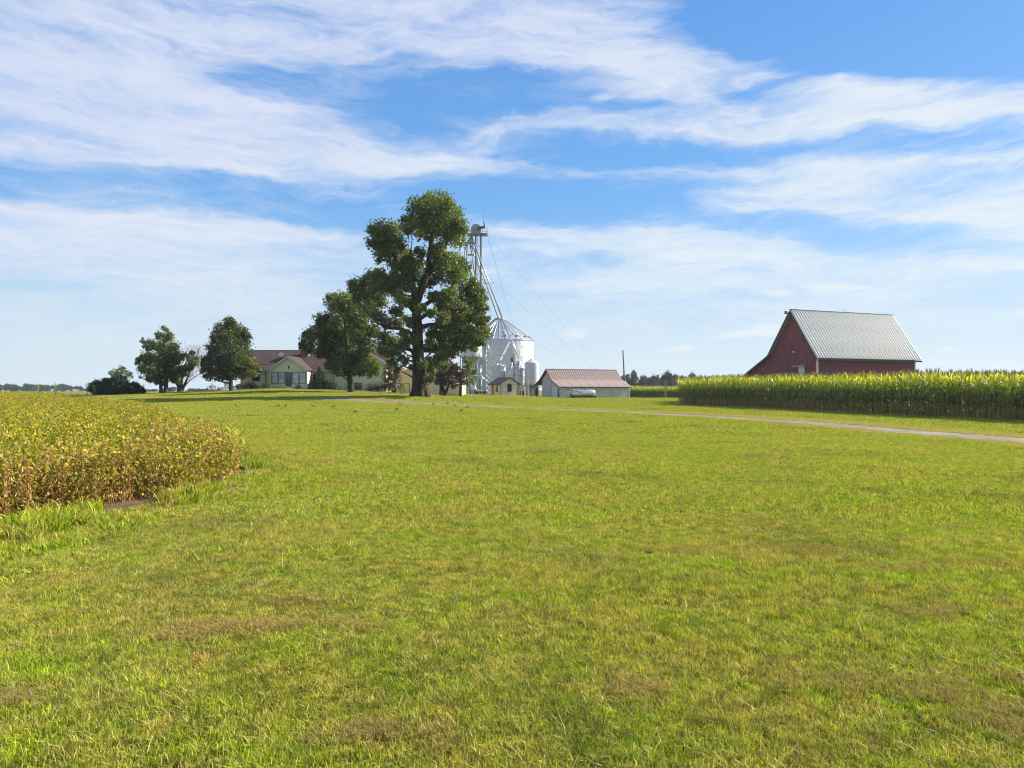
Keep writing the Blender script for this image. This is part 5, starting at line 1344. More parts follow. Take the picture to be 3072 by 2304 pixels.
# ---- red barn
bth = math.radians(21.4)
BX, BY = 38.0, 85.0
BZ = gz1(BX + 8, BY + 6) - .1
Bn = Site('red_barn', BX, BY, BZ, bth)
BL = 17.0; bz = lambda z: z - BZ
RED = surf('barn_red', (0.255, 0.068, 0.075), (0.195, 0.055, 0.062), rough=0.75, scale=1.0, stretch=(2, 2, .4), c3=(.34, .12, .12), s3=1.5)
GALV = surf('galvanised_roof', (0.52, 0.50, 0.49), (0.42, 0.405, 0.395), rough=0.55, metal=0.1, scale=.5, stretch=(2.5, .4, .4), c3=(.36, .29, .25), s3=.7, f3=(.6, .8))
GREEN = surf('green_trim', (0.06, 0.09, 0.05), (0.04, 0.06, 0.035), rough=.6)
eave, ridge, kink, lean = (0.0, bz(6.15)), (4.0, bz(11.95)), (8.0, bz(6.3)), (13.6, bz(3.3))
body = MB()
gpts = [(0, -.3), (0, eave[1]), (4.0, ridge[1] - .12), (8.0, kink[1] - .05), (13.4, bz(3.3)), (13.4, -.3)]
def yz_prism(mb, pts, x0, x1):
    n_ = len(pts); V = [(x0, a_, b_) for a_, b_ in pts] + [(x1, a_, b_) for a_, b_ in pts]
    return mb.add(V, [tuple(range(n_)), tuple(reversed(range(n_, 2 * n_)))] + [((i + 1) % n_, i, n_ + i, n_ + (i + 1) % n_) for i in range(n_)])
yz_prism(body, gpts, 0, BL)
Bn.part(body, 'wall', RED)
# board-and-batten relief as separate boards on the gable, battens on the long side
for k in range(45):
    u = k * .3; h_ = np.interp(u + .15, [0, 4, 8, 13.4], [eave[1], ridge[1] - .15, kink[1] - .08, bz(3.3)]) - .1
    MB().box(-.03, -.003, u + .012, u + .288, 0.2, float(h_)).build('board', RED, Bn.root)
bd = None
for k in range(56):
    if bd is None: bd = MB().box(.012, .292, -.028, -.003, .2, eave[1] - .1).build('board', RED, Bn.root); o = bd
    else: o = bpy.data.objects.new('board', bd.data); col.objects.link(o); o.parent = Bn.root
    o.location = (k * .3035 + .02, 0, 0)
bs = 5.8 / 4.0
sheet_roof(Bn, [((-.45, eave[1] - .45 * bs + .05), (4.0, ridge[1])), ((8.0, kink[1] + .02), (4.0, ridge[1])), ((13.8, bz(3.2)), (8.0, kink[1] + .02))], -.5, BL + .7, 20, GALV, nrib=2, rib=.13)
Bn.part(MB().box(-.55, BL + .75, 3.85, 4.15, ridge[1] + .03, ridge[1] + .13), 'ridge_cap', GREEN)
rk = MB()
for p0, p1 in (((-.5, eave[1] - .5 * bs), (4.0, ridge[1])), ((4.0, ridge[1]), (8.0, kink[1] + .02)), ((8.0, kink[1]), (13.8, bz(3.2)))):
    slab(rk, (p0[0], p0[1] - .22), (p1[0], p1[1] - .22), -.56, -.5, .22)
Bn.part(rk, 'rake_board', GREEN)
Bn.part(MB().box(-.5, BL + .7, -.52, -.46, eave[1] - .85, eave[1] - .65), 'fascia', GREEN)
for a_ in (-.06, BL - .14): Bn.part(MB().box(a_, a_ + .2, -.07, .12, .1, eave[1] - .1), 'corner_board', TRIM)
dd_ = Bn.part(MB().box(-.09, -.032, 2.0, 3.0, bz(2.0), bz(4.55)), 'door', DOORW)
MB().box(-.55, -.02, 1.7, 3.6, bz(4.62), bz(4.7)).build('door_hood', TRIM, dd_)
lt = MB().box(-.30, -.03, 3.55, 3.85, bz(6.45), bz(6.62)); Bn.part(lt, 'lamp', TRIM)
for a_ in (.5, 8.8): Bn.part(MB().tube([(a_, 4.0, ridge[1] + .1), (a_, 4.0, ridge[1] + .75)], .02, 5), 'lightning_rod', DARKTRIM)
Bn.part(MB().tube([(-.5, 4.3, ridge[1] - .4), (-1.0, 4.2, ridge[1] - .35)], .06, 6).box(-1.15, -.95, 4.1, 4.3, ridge[1] - .5, ridge[1] - .1), 'yard_lamp', DARKTRIM)
tag(Bn.root, 'big red barn with steep ribbed grey metal roof rising behind the corn', 'barn')

# ---- pink roofed shed
sth = math.radians(25.5)
SX, SY = (1682 - CX) * 120 / FPX, 120.0
SZ = EYE - (1195.5 - HY) * 120 / FPX
S = Site('machine_shed', SX, SY, SZ, sth)
SL = 14.6
SHEDW = surf('shed_siding', (0.60, 0.59, 0.52), (0.50, 0.49, 0.44), rough=0.7, scale=.8, c3=(.48, .44, .38), s3=.5)
PINKG = surf('pinkish_gable', (0.60, 0.50, 0.44), (0.50, 0.42, 0.37), rough=.75, scale=1)
PINK = surf('faded_pink_roof', (0.30, 0.215, 0.18), (0.245, 0.175, 0.145), rough=0.6, metal=.05, scale=.4, c3=(.27, .20, .17), s3=.8)
PINK2 = surf('faded_pink_flat', (0.285, 0.205, 0.185), (0.235, 0.165, 0.148), rough=0.65, metal=.05, scale=.4, c3=(.31, .235, .21), s3=.6)
ez, kz, rz_ = 2.15, 3.45, 5.25
yz = [(0, -.3), (0, ez), (2.9, kz - .05), (4.7, rz_ - .1), (6.9, 3.45), (6.9, -.3)]
S.part(yz_prism(MB(), yz, .02, SL), 'wall', SHEDW)
S.part(yz_prism(MB(), [(0.01, -.25), (.01, ez - .02), (2.9, kz - .08), (4.7, rz_ - .14), (6.85, 3.4), (6.85, -.25)], -.03, .015), 'gable_wall', PINKG)
mb = MB()
for k in range(14): mb.box(.1, SL - .1, -.02, -.003, .05 + k * .15, .075 + k * .15)
o = S.part(mb, 'siding_laps', SHEDW); o['kind'] = 'stuff'
sheet_roof(S, [((2.9, kz), (4.7, rz_)), ((6.9, 3.55), (4.7, rz_))], -.45, SL + .35, 16, PINK, nrib=2, rib=.07)
sheet_roof(S, [((-.35, ez - .08), (2.9, kz)), ((9.4, 2.35), (6.9, 3.55))], -.45, SL + .35, 8, PINK2, nrib=1, rib=.03)
S.part(MB().box(-.5, SL + .4, 4.58, 4.82, rz_ + .03, rz_ + .11), 'ridge_cap', PINK)
rk = MB()
for p0, p1 in (((-.4, ez - .1), (2.9, kz)), ((2.9, kz), (4.7, rz_)), ((4.7, rz_), (6.9, 3.55)), ((6.9, 3.55), (9.4, 2.35))):
    slab(rk, (p0[0], p0[1] - .16), (p1[0], p1[1] - .16), -.5, -.45, .16)
S.part(rk, 'rake_board', GREEN)
S.part(MB().box(-.4, SL + .3, -.40, -.36, ez - .22, ez - .10), 'fascia', DARKTRIM)
S.part(MB().box(.02, SL, -.06, -.02, -.12, .06), 'sill_board', DARKTRIM)
S.part(MB().box(SL - .1, SL + .02, -.05, .05, -.1, ez), 'corner_board', TRIM)
def gdoor(u0, u1, z1, mat, nm='door', lab=None, panels=5):
    o = S.part(MB().box(-.075, -.035, u0, u1, 0, z1), nm, mat)
    if lab: o['label'] = lab
    fr = MB().box(-.10, -.076, u0 - .07, u0, 0, z1 + .07).box(-.10, -.076, u1, u1 + .07, 0, z1 + .07).box(-.10, -.076, u0, u1, z1, z1 + .07); fr.build('frame', TRIM, o)
    for k in range(panels):
        z_ = z1 * (k + 1) / (panels + 1)
        MB().box(-.085, -.077, u0, u1, z_ - .015, z_ + .015).build('rail', TRIM, o)
    return o
GREYD = surf('grey_door', (.50, .53, .58), (.42, .45, .50), rough=.5)
gdoor(3.95, 6.1, 3.15, GREYD, lab='tall grey overhead door', panels=6)
gdoor(1.1, 2.95, 2.05, DOORW, lab='white walk-in door', panels=0)
gdoor(.35, .75, 1.75, surf('dark_opening', (.10, .08, .06)), nm='hatch', panels=0)
for (a_, b_) in ((1.5, 9.2), (7.2, 9.2), (13.8, 9.2), (.1, 9.2)):
    S.part(MB().box(a_ - .08, a_ + .08, b_ - .08, b_ + .08, -.3, 2.3), 'post', bark)
S.part(MB().box(-.1, 0, 7.0, 9.2, 2.0, 2.15), 'beam', TRIM)
S.part(MB().box(13.9, 14.4, 6.95, 9.2, -.2, 2.4).box(1.5, 13.8, 8.9, 9.0, -.2, 2.2), 'back_wall', surf('old_boards', (.16, .12, .09)))
for a_ in (1.0, 5.2, 9.6, 13.9): S.part(MB().tube([(a_, 4.7, rz_ + .08), (a_, 4.7, rz_ + .5)], .018, 5).lathe([(0, rz_ + .36), (.05, rz_ + .40), (0, rz_ + .45)], cx=a_, cy=4.7, sides=6), 'lightning_rod', DARKTRIM)
tag(S.root, 'low cream shed with faded pink ribbed metal roof and open lean-to', 'shed')
# ------------------------------------------------------------------ grain bins, tower and farmyard gear
BINM = surf('bin_steel', (0.62, 0.64, 0.66), (0.50, 0.52, 0.545), rough=0.5, metal=0.5, scale=.6, stretch=(1, 1, .25), c3=(.60, .60, .58), s3=.5)
BINR = surf('bin_roof_steel', (0.46, 0.48, 0.50), (0.37, 0.39, 0.41), rough=0.42, metal=0.6, scale=.8)
WSTEEL = surf('weathered_steel', (0.62, 0.64, 0.64), (0.50, 0.52, 0.52), rough=0.4, metal=0.3, scale=1)
OLIVE = surf('tower_steel', (0.25, 0.27, 0.275), (0.19, 0.205, 0.21), rough=0.5, metal=0.4, scale=1)
DARKM = surf('dark_machine', (0.06, 0.06, 0.06), (0.03, 0.03, 0.03), rough=.5)
WOODG = surf('grey_wood', (0.22, 0.19, 0.15), (0.13, 0.11, 0.09), rough=.9, scale=2, stretch=(3, 3, .5))
def steel_bin(name, label, px, D, rad, z_eave, z_peak, z0=None, rings=6, nroof=12, hatch=True, cat='grain bin', ribbed=True, sides=48, capr=.28):
    x, y = (px - CX) * D / FPX, D
    g = gz1(x, y) if z0 is None else z0
    root = empty(name, (x, y, g))
    H_ = z_eave - g; Pk = z_peak - g
    rh = (H_ + (.0 if z0 is None else 0)) / rings
    mb = MB(); prof = []
    nc = 7
    for k in range(nc + 1): prof.append((rad, rh * k / nc))
    mb.lathe(prof, sides=sides)
    base = mb.build('wall_ring', BINM, root, smooth=True)
    for k in range(1, rings):
        o = bpy.data.objects.new('wall_ring', base.data); col.objects.link(o); o.parent = root; o.location = (0, 0, rh * k); o.rotation_euler = (0, 0, .13 * k)
    seam = MB()
    for k in range(rings + 1): seam.lathe([(rad + .022, rh * k - .03), (rad + .035, rh * k), (rad + .022, rh * k + .03)], sides=sides)
    for a_ in np.arange(0, 2 * math.pi, 2 * math.pi / max(8, int(rad * 3))):
        for k in range(rings):
            aa = a_ + (k % 2) * .2; seam.box(0, 0, 0, 0, 0, 0)
            seam.v = seam.v[:-8]; seam.f = seam.f[:-6]; seam.t = seam.t[:-8]
            c_, s__ = math.cos(aa), math.sin(aa); r1 = rad + .03; w_ = .035
            seam.add([(c_ * r1 - s__ * w_, s__ * r1 + c_ * w_, rh * k), (c_ * r1 + s__ * w_, s__ * r1 - c_ * w_, rh * k), (c_ * r1 + s__ * w_, s__ * r1 - c_ * w_, rh * k + rh), (c_ * r1 - s__ * w_, s__ * r1 + c_ * w_, rh * k + rh)], [(0, 1, 2, 3)])
    seam.build('seam', BINR, root)
    da = 2 * math.pi / nroof; e_ = rad + .12; first = None
    p_ = MB(); ze = H_ - .05; zc = Pk
    n_ = 3
    for i in range(n_):
        a0_ = da * i / n_; a1_ = da * (i + 1) / n_
        p_.add([(e_ * math.cos(a0_), e_ * math.sin(a0_), ze), (e_ * math.cos(a1_), e_ * math.sin(a1_), ze), (capr * math.cos(a1_), capr * math.sin(a1_), zc), (capr * math.cos(a0_), capr * math.sin(a0_), zc)], [(0, 1, 2, 3)])
    hr = .09 if rad > 4 else .05; wb = .055 if rad > 4 else .035
    if ribbed:
        for (aa) in (0.0,):
            c_, s__ = math.cos(aa), math.sin(aa)
            def pt(rr_, zz, w_): return (c_ * rr_ - s__ * w_, s__ * rr_ + c_ * w_, zz)
            p_.add([pt(e_, ze, -wb), pt(e_, ze, wb), pt(e_, ze + hr, wb * .4), pt(e_, ze + hr, -wb * .4), pt(capr, zc, -wb * .6), pt(capr, zc, wb * .6), pt(capr, zc + hr, wb * .3), pt(capr, zc + hr, -wb * .3)],
                   [(0, 1, 2, 3), (1, 5, 6, 2), (2, 6, 7, 3), (3, 7, 4, 0)])
    for k in range(nroof):
        if first is None: o = p_.build('roof_panel', BINR, root); first = o
        else:
            o = bpy.data.objects.new('roof_panel', first.data); col.objects.link(o); o.parent = root
        o.rotation_euler = (0, 0, da * k)
    cp = MB().lathe([(capr * 1.25, zc - .12), (capr * 1.25, zc + .10), (capr * .9, zc + .2), (0, zc + .24)], sides=16); cp.build('cap', BINR, root, smooth=True)
    if hatch:
        a_ = math.radians(-78); q = Vector((math.cos(a_), math.sin(a_), 0)) * rad * .72; zz = ze + (zc - ze) * .30
        MB().lathe([(.3, -.2), (.3, .25), (0, .32)], sides=10).build('hatch', BINR, root, smooth=True).location = (q.x, q.y, zz)
    return tag(root, label, cat)
bb = steel_bin('grain_bin', 'largest silver grain bin with ribbed conical roof right of the giant tree', 1499, 150, 7.45, 12.3, 17.2, rings=10, nroof=36, sides=72, capr=.95)
# roof vents round the big bin's eave, ladder on its wall
for k in range(8):
    a_ = math.radians(-170 + k * 23)
    v_ = MB().lathe([(.24, -.3), (.24, .25), (.34, .3), (0, .5)], sides=8).build('roof_vent', BINR, bb, smooth=True); v_.location = (6.6 * math.cos(a_), 6.6 * math.sin(a_), 12.3 - gz1(bb.location.x, 150) + .62)
MB().box(-.02, .02, -.02, .02, 0, 1)
steel_bin('grain_bin', 'small weathered steel bin directly above the left half of the hut', 1496.5, 132, 1.32, 6.25, 6.9, rings=5, nroof=10, hatch=False, sides=28)
steel_bin('grain_bin', 'small steel bin with shiny ribbed cone roof right behind the utility pole', 1557, 132, 1.35, 5.7, 7.0, rings=4, nroof=8, hatch=False, sides=28)
steel_bin('grain_bin', 'narrow dark steel bin between the two small bins, left of the utility pole', 1534, 137, 1.0, 5.8, 6.75, rings=4, nroof=8, hatch=False, sides=24)
# domed white tank standing over the lean-to
x, y = (1595.5 - CX) * 130 / FPX, 130; g_ = gz1(x, y)
tk = empty('feed_tank', (x, y, g_))
zb = EYE + (HY - 1155) * 130 / FPX - g_; zt = EYE + (HY - 1089) * 130 / FPX - g_
MB().lathe([(1.36, zb), (1.38, zb + .5), (1.38, zt - .3), (1.35, zt)], sides=40).build('wall', WSTEEL, tk, smooth=True)
MB().lathe([(1.40, zt - .02), (1.15, zt + .18), (.55, zt + .48), (.3, zt + .56), (.3, zt + .72), (0, zt + .76)], sides=40).build('roof', WSTEEL, tk, smooth=True)
MB().lathe([(1.36, zb + .002), (.5, zb - 1.0), (.2, zb - 1.2), (.0, zb - 1.2)], sides=32).build('hopper', WSTEEL, tk, smooth=True)
for k in range(6):
    a_ = k * math.pi / 3 + .3; MB().tube([(1.33 * math.cos(a_), 1.33 * math.sin(a_), -.2), (1.33 * math.cos(a_), 1.33 * math.sin(a_), zb + .3)], .06, 6).build('leg', OLIVE, tk)
MB().box(-1.2, 1.2, -1.25, -1.2, .1, zb - .1).build('skirt', surf('weathered_tin', (.36, .34, .26), (.28, .26, .2), rough=.6, metal=.3), tk)
tag(tk, 'domed whitish feed tank beside the open lean-to of the pink-roofed shed', 'tank')
# elevated hopper tank
x, y = (1414 - CX) * 137 / FPX, 137; g_ = gz1(x, y)
ht = empty('hopper_bin', (x, y, g_))
zt = 12.6 - g_; zb = EYE + (HY - 1071) * 137 / FPX - g_
MB().lathe([(2.15, zb), (2.17, zb + .6), (2.17, zt)], sides=44).build('wall', BINM, ht, smooth=True)
MB().lathe([(2.25, zt - .03), (.3, zt + 1.2), (.3, zt + 1.4), (0, zt + 1.45)], sides=44).build('roof', BINR, ht, smooth=True)
MB().lathe([(2.15, zb - .002), (.35, zb - 2.1), (.3, zb - 2.4), (0, zb - 2.4)], sides=36).build('hopper', BINR, ht, smooth=True)
for k in range(8):
    a_ = k * math.pi / 4 + .2; p_ = (2.2 * math.cos(a_), 2.2 * math.sin(a_)); a2 = (k + 1) * math.pi / 4 + .2; q = (2.2 * math.cos(a2), 2.2 * math.sin(a2))
    MB().tube([(p_[0], p_[1], -.2), (p_[0], p_[1], zb + .4)], .09, 6).build('leg', OLIVE, ht)
    MB().tube([(p_[0], p_[1], .4), (q[0], q[1], zb * .5)], .045, 5).build('brace', WSTEEL, ht)
    MB().tube([(p_[0], p_[1], zb * .5), (q[0], q[1], zb * .5)], .045, 5).build('brace', WSTEEL, ht)
tag(ht, 'raised white hopper bin on steel legs, half hidden by the giant tree', 'grain bin')

# bucket elevator tower
TD = 140.0; tm = TD / FPX
x, y = (1434.7 - CX) * tm, TD; g_ = gz1(x, y)
tw = empty('bucket_elevator', (x, y, g_))
zp = EYE + (HY - 705) * tm - g_
def tl(px, py, dy=0.0): return Vector(((px - CX) * tm - x, dy, EYE + (HY - py) * tm - g_))
for pxx in (1427.2, 1442.6):
    c_ = tl(pxx, 0).x; MB().box(c_ - .17, c_ + .17, -.16, .16, -.2, zp).build('casing', OLIVE, tw)
lad = MB(); xl, xr = tl(1433, 0).x, tl(1437.5, 0).x
for xx in (xl, xr): lad.box(xx - .02, xx + .02, -.30, -.26, .3, zp + 1)
z_ = .5
while z_ < zp: lad.box(xl, xr, -.29, -.27, z_, z_ + .03); z_ += .3
lad.build('ladder', OLIVE, tw)
cx0, cx1 = tl(1427, 0).x, tl(1442.6, 0).x
k = 0; z_ = 1.2
while z_ < zp - .5:
    MB().box(cx0, cx1, -.21, -.17, z_, z_ + .08).build('crosspiece', OLIVE, tw); z_ += 2.9
pl0, pl1 = tl(1400, 0).x, tl(1462, 0).x
MB().box(pl0, pl1, -1.3, 1.3, zp, zp + .10).box(pl0, pl1, -1.34, -1.3, zp - .1, zp + .14).build('platform', OLIVE, tw)
rl = MB()
for zz in (.55, 1.05):
    rl.tube([(pl0, -1.3, zp + zz), (pl1, -1.3, zp + zz), (pl1, 1.3, zp + zz), (pl0, 1.3, zp + zz), (pl0, -1.3, zp + zz)], .03, 5)
for f in np.linspace(0, 1, 5):
    xx = pl0 + (pl1 - pl0) * f
    for yy in (-1.3, 1.3): rl.tube([(xx, yy, zp), (xx, yy, zp + 1.05)], .03, 5)
rl.build('railing', OLIVE, tw)
hx0, hx1 = tl(1413, 0).x, tl(1443, 0).x; hc = (hx0 + hx1) / 2; hr_ = (hx1 - hx0) / 2
hd = MB(); arc = [(hc + hr_ * math.cos(t_), zp + 1.15 + hr_ * 1.0 * math.sin(t_)) for t_ in np.linspace(0, math.pi, 14)]
hd.poly_prism([(hx0, zp + .1), (hx1, zp + .1)] + arc, -.45, .45)
HEADM = surf('head_steel', (.34, .34, .36), (.26, .26, .28), rough=.45, metal=.4)
hd.build('head_housing', HEADM, tw)
MB().tube([(hc + .3, -.6, zp + 1.2), (tl(1455, 0).x, -.6, zp + 1.5)], .26, 10).build('motor', DARKM, tw)
ax_ = tl(1452, 0).x
an = MB(); an.tube([(ax_, -.6, zp + 1.4), (ax_, -.6, zp + 3.3), (ax_, -.6, zp + 6.2)], [.05, .035, .012], 6)
an.build('antenna', DARKM, tw)
for zz, dx_ in ((zp + 2.35, 0.0), (zp + 1.95, .12)):
    MB().lathe([(0, zz - .18), (.13, zz - .13), (.18, zz), (.13, zz + .13), (0, zz + .18)], cx=ax_ + dx_, cy=-.6, sides=10).build('beacon', DARKM, tw, smooth=True)
ap = tl(1415, 708, -.3); bl, br = tl(1398, 732, -.3), tl(1425, 731, -.3)
ds = MB(); ds.tube([ap + Vector((0, 0, .6)), ap], .16, 8); n0 = len(ds.v)
ds.tube([ap, (bl + br) / 2 + Vector((0, 0, .0))], [.18, .98], 16)
ds.build('distributor', HEADM, tw)
SPOUT = surf('spout_steel', (.62, .63, .62), (.50, .51, .50), rough=.28, metal=.75)
def spout(a, b, rr_=.13, c_=None):
    pts = [a] + ([c_] if c_ else []) + [b]
    MB().tube(pts, rr_, 8).build('spout', SPOUT, tw, smooth=True)
spout(tl(1423, 732, -.9), tl(1508, 957, 1.5) , .14)
spout(tl(1508, 957, 1.5), tl(1556, 1080, -8.0), .14)
spout(tl(1417, 734, .3), tl(1494, 946, 9.0), .13)
spout(tl(1410, 735, -.6), tl(1425, 828, -1.2), .13, tl(1417, 770, -.8))
spout(tl(1400, 733, -.6), tl(1393, 800, -1), .13, tl(1394, 760, -.8))
spout(tl(1403, 734, -.6), tl(1399, 860, -1.5), .12, tl(1401, 760, -.7))
spout(tl(1413, 735, .3), tl(1440, 815, 2.0), .12)
spout(tl(1393, 800, -1), tl(1405, 960, -2), .13)
spout(tl(1425, 828, -1.2), tl(1433, 1010, -1.8), .13)
# bracket where the long spouts are tied
MB().tube([tl(1451, 849, 1), tl(1482, 846, 1)], .05, 6).build('spout_bracket', OLIVE, tw)
MB().tube([tl(1523, 1010, -.5), tl(1541, 1003, -.5)], .05, 6).build('spout_bracket', OLIVE, tw)
# small mid platform on the left
MB().box(tl(1399, 0).x, tl(1424, 0).x, -1, .4, tl(0, 766).z, tl(0, 766).z + .08).build('platform', OLIVE, tw)
ml = MB(); zz = tl(0, 766).z
for h_ in (.5, 1.1): ml.tube([(tl(1399, 0).x, -1, zz + h_), (tl(1424, 0).x, -1, zz + h_)], .025, 5)
for pxx in (1399, 1406, 1415, 1424): ml.tube([(tl(pxx, 0).x, -1, zz), (tl(pxx, 0).x, -1, zz + 1.1)], .025, 5)
ml.tube([(tl(1404, 0).x, -.8, zz), (tl(1416, 0).x, -.2, zz - 1.4)], .04, 5)
ml.build('railing', OLIVE, tw)
# guy wires run out to ground anchors
GUY = surf('wire', (.22, .23, .24), (.18, .19, .2), rough=.6)
def guy(a, b, nm='guy_wire', rr_=.015, sag=.006, parent=None):
    ln_ = (b - a).length; pts = []
    for k in range(9):
        f = k / 8; p_ = a.lerp(b, f); p_.z -= 4 * sag * ln_ * f * (1 - f); pts.append(p_)
    return MB().tube(pts, rr_, 4, caps=False).build(nm, GUY, parent if parent is not None else tw)
guy(tl(1463, 705), Vector((38.0, 48.0, -.8)), sag=.004)
guy(tl(1462, 707), Vector((10.6, -14.0, -.8)), sag=.002)
guy(tl(1445, 812), Vector((38.2, 47.2, -.8)), sag=.003)
guy(tl(1445, 800), Vector((12.4, 4.0, -.8)), sag=.002)
guy(tl(1445, 925), Vector((38.2, 46.8, -.8)), sag=.003)
guy(tl(1463, 706), Vector((12.4, 30.0, -.8)), sag=.002)
tag(tw, 'very tall bucket elevator with domed head, platform and spouts behind the giant tree', 'grain elevator')

# lattice tower beside the big bin
x, y = (1466 - CX) * 139 / FPX, 139; g_ = gz1(x, y); lz = EYE + (HY - 1036) * 139 / FPX - g_
lt_ = empty('ladder_tower', (x, y, g_)); h_ = .46
for sx_ in (-1, 1):
    for sy_ in (-1, 1): MB().box(sx_ * h_ - .035, sx_ * h_ + .035, sy_ * h_ - .035, sy_ * h_ + .035, -.2, lz).build('leg', WSTEEL, lt_)
mb = MB(); z_ = 0
cor = [(-h_, -h_), (h_, -h_), (h_, h_), (-h_, h_)]
while z_ < lz - 1:
    for i in range(4):
        a_, b_ = cor[i], cor[(i + 1) % 4]
        mb.tube([(a_[0], a_[1], z_), (b_[0], b_[1], z_)], .022, 4); mb.tube([(a_[0], a_[1], z_), (b_[0], b_[1], z_ + 1)], .018, 4); mb.tube([(b_[0], b_[1], z_), (a_[0], a_[1], z_ + 1)], .018, 4)
    z_ += 1
o = mb.build('bracing', WSTEEL, lt_); o['kind'] = 'stuff'
tag(lt_, 'slender square lattice ladder tower against the largest bin', 'tower')
# transfer pipes between the hopper bin and the lattice tower
x, y = (1440 - CX) * 134 / FPX, 134; g_ = gz1(x, y)
tp = empty('transfer_pipes', (x, y, g_))
def t2(px, py, D=134): q = wp(px, py, D); return (q.x - x, q.y - y, q.z - g_)
for seq in ([(1464, 1033), (1467, 1055), (1462, 1060)], [(1460, 1060), (1442, 1094)], [(1442, 1094), (1441, 1170)], [(1430, 1090), (1436, 1130), (1441, 1172)], [(1430, 1122), (1443, 1128), (1460, 1146)]):
    MB().tube([t2(*q) for q in seq], .13, 8).build('pipe', SPOUT, tp, smooth=True)
tag(tp, 'bent silver pipes slanting down left of the lattice ladder tower', 'pipes')
x, y = (1497 - CX) * 131 / FPX, 131
vp = empty('fill_pipes', (x, y, gz1(x, y)))
x0_, y0_, g_ = x, y, gz1(x, y)
def t3(px, py, D=131): q = wp(px, py, D); return (q.x - x0_, q.y - y0_, q.z - g_)
MB().tube([t3(1526, 1026, 141.5), t3(1499, 1082)], .07, 6).build('pipe', SPOUT, vp); MB().tube([t3(1530, 1026, 141.5), t3(1502, 1082)], .07, 6).build('pipe', SPOUT, vp)
MB().tube([t3(1500, 1082), t3(1500, 1092)], .10, 6).build('pipe', SPOUT, vp)
tag(vp, 'pair of thin silver pipes meeting above the left small bin', 'pipes')

# utility poles
def upole(px, D, top, base, label, w=.14, lean_px=0, xf=True):
    x, y = (px - CX) * D / FPX, D; g_ = gz1(x, y); root = empty('utility_pole', (x, y, g_))
    zt = EYE + (HY - top) * D / FPX - g_
    lx = lean_px * D / FPX
    MB().tube([(0, 0, -.4), (lx, 0, zt)], [w * 1.2, w * .85], 8).build('pole', WOODG, root, smooth=True)
    return root, lx, zt
up, lx, zt = upole(1543, 124, 1058, 1140, '')
MB().lathe([(0, 6.1), (.22, 6.12), (.22, 6.9), (0, 6.95)], cx=-.42, cy=0, sides=12).build('transformer', surf('transformer_grey', (.12, .14, .13)), up, smooth=True)
MB().tube([(-.15, -.1, 7.4), (-.4, 0, 7.0)], .03, 5).build('bracket', DARKM, up)
MB().box(-.28, -.1, -.2, -.05, 5.3, 5.9).build('meter_box', DARKM, up)
tag(up, 'weathered utility pole with transformer rising just behind the hut roof', 'utility pole')
a_ = wp(1541, 1063, 124); b_ = wp(1478, 1081, 138)
pts = [a_.lerp(b_, k / 10) - Vector((0, 0, 4 * 1.3 * (k / 10) * (1 - k / 10))) for k in range(11)]
cb = MB().tube(pts, .055, 6).build('power_cable', WSTEEL); tag(cb, 'thick white cable swagging from the utility pole across the big bin', 'cable')
up2, lx2, zt2 = upole(1876, 150, 1051, 1175, '', w=.17, lean_px=-7)
MB().tube([(lx2, -.1, zt2 - .8), (lx2 - .3, -.25, zt2 - 1.0)], .05, 5).build('insulator', TRIM, up2)
tag(up2, 'bare leaning wooden pole right of the pink-roofed shed', 'utility pole')
sw = guy(wp(1868, 1064, 150), wp(1796, 1104, 130), 'service_wire', .03, .01, parent=up2); sw.parent = None
tag(sw, 'short black service wire from the leaning pole down to the pink-roofed shed', 'wire')

# T-shaped post pair
x, y, g_ = place(1997.5, 125)
tpst = empty('post', (x, y, g_)); POSTC = surf('pinkish_post', (.42, .28, .24), (.32, .22, .19), rough=.8)
MB().box(-.24, -.08, -.08, .08, -.2, 3.15).build('upright', POSTC, tpst); MB().box(.06, .20, -.08, .08, -.2, 3.3).build('upright', POSTC, tpst)
MB().box(-.75, .6, -.03, .03, 3.0, 3.1).build('crossarm', WOODG, tpst)
tag(tpst, 'pair of pinkish posts with a crossarm before the farther corn', 'post')
# marker stub at corn corner
x, y, g_ = place(2036, 66)
mk = MB().tube([(x, y, g_ - .1), (x, y, g_ + .55)], .04, 6).build('marker_stake', WSTEEL); tag(mk, 'short pale stake at the left corner of the near cornfield', 'stake')

# polished tank on skids in front of the shed
x, y = (1745 - CX) * 116 / FPX, 116; g_ = gz1(x, y)
nt = empty('nurse_tank', (x, y, g_), math.radians(6))
CHROME = surf('polished_steel', (.78, .74, .68), (.66, .60, .52), rough=.3, metal=.8, scale=1.5, c3=(.42, .24, .14), s3=.9, f3=(.55, .7))
tb = MB(); R1 = .68; prof = [(-2.05, .0), (-2.03, .35), (-1.95, .60), (-1.85, R1), (1.95, R1), (2.15, .60), (2.28, .38), (2.32, 0)]
V = []; sd_ = 28
for (xx, rr_) in prof:
    for k in range(sd_):
        a_ = 2 * math.pi * k / sd_; V.append((xx, rr_ * math.cos(a_), .82 + rr_ * math.sin(a_)))
F = []
for i in range(len(prof) - 1):
    for k in range(sd_): F.append((i * sd_ + k, i * sd_ + (k + 1) % sd_, (i + 1) * sd_ + (k + 1) % sd_, (i + 1) * sd_ + k))
tb.add(V, F); tb.build('tank', CHROME, nt, smooth=True)
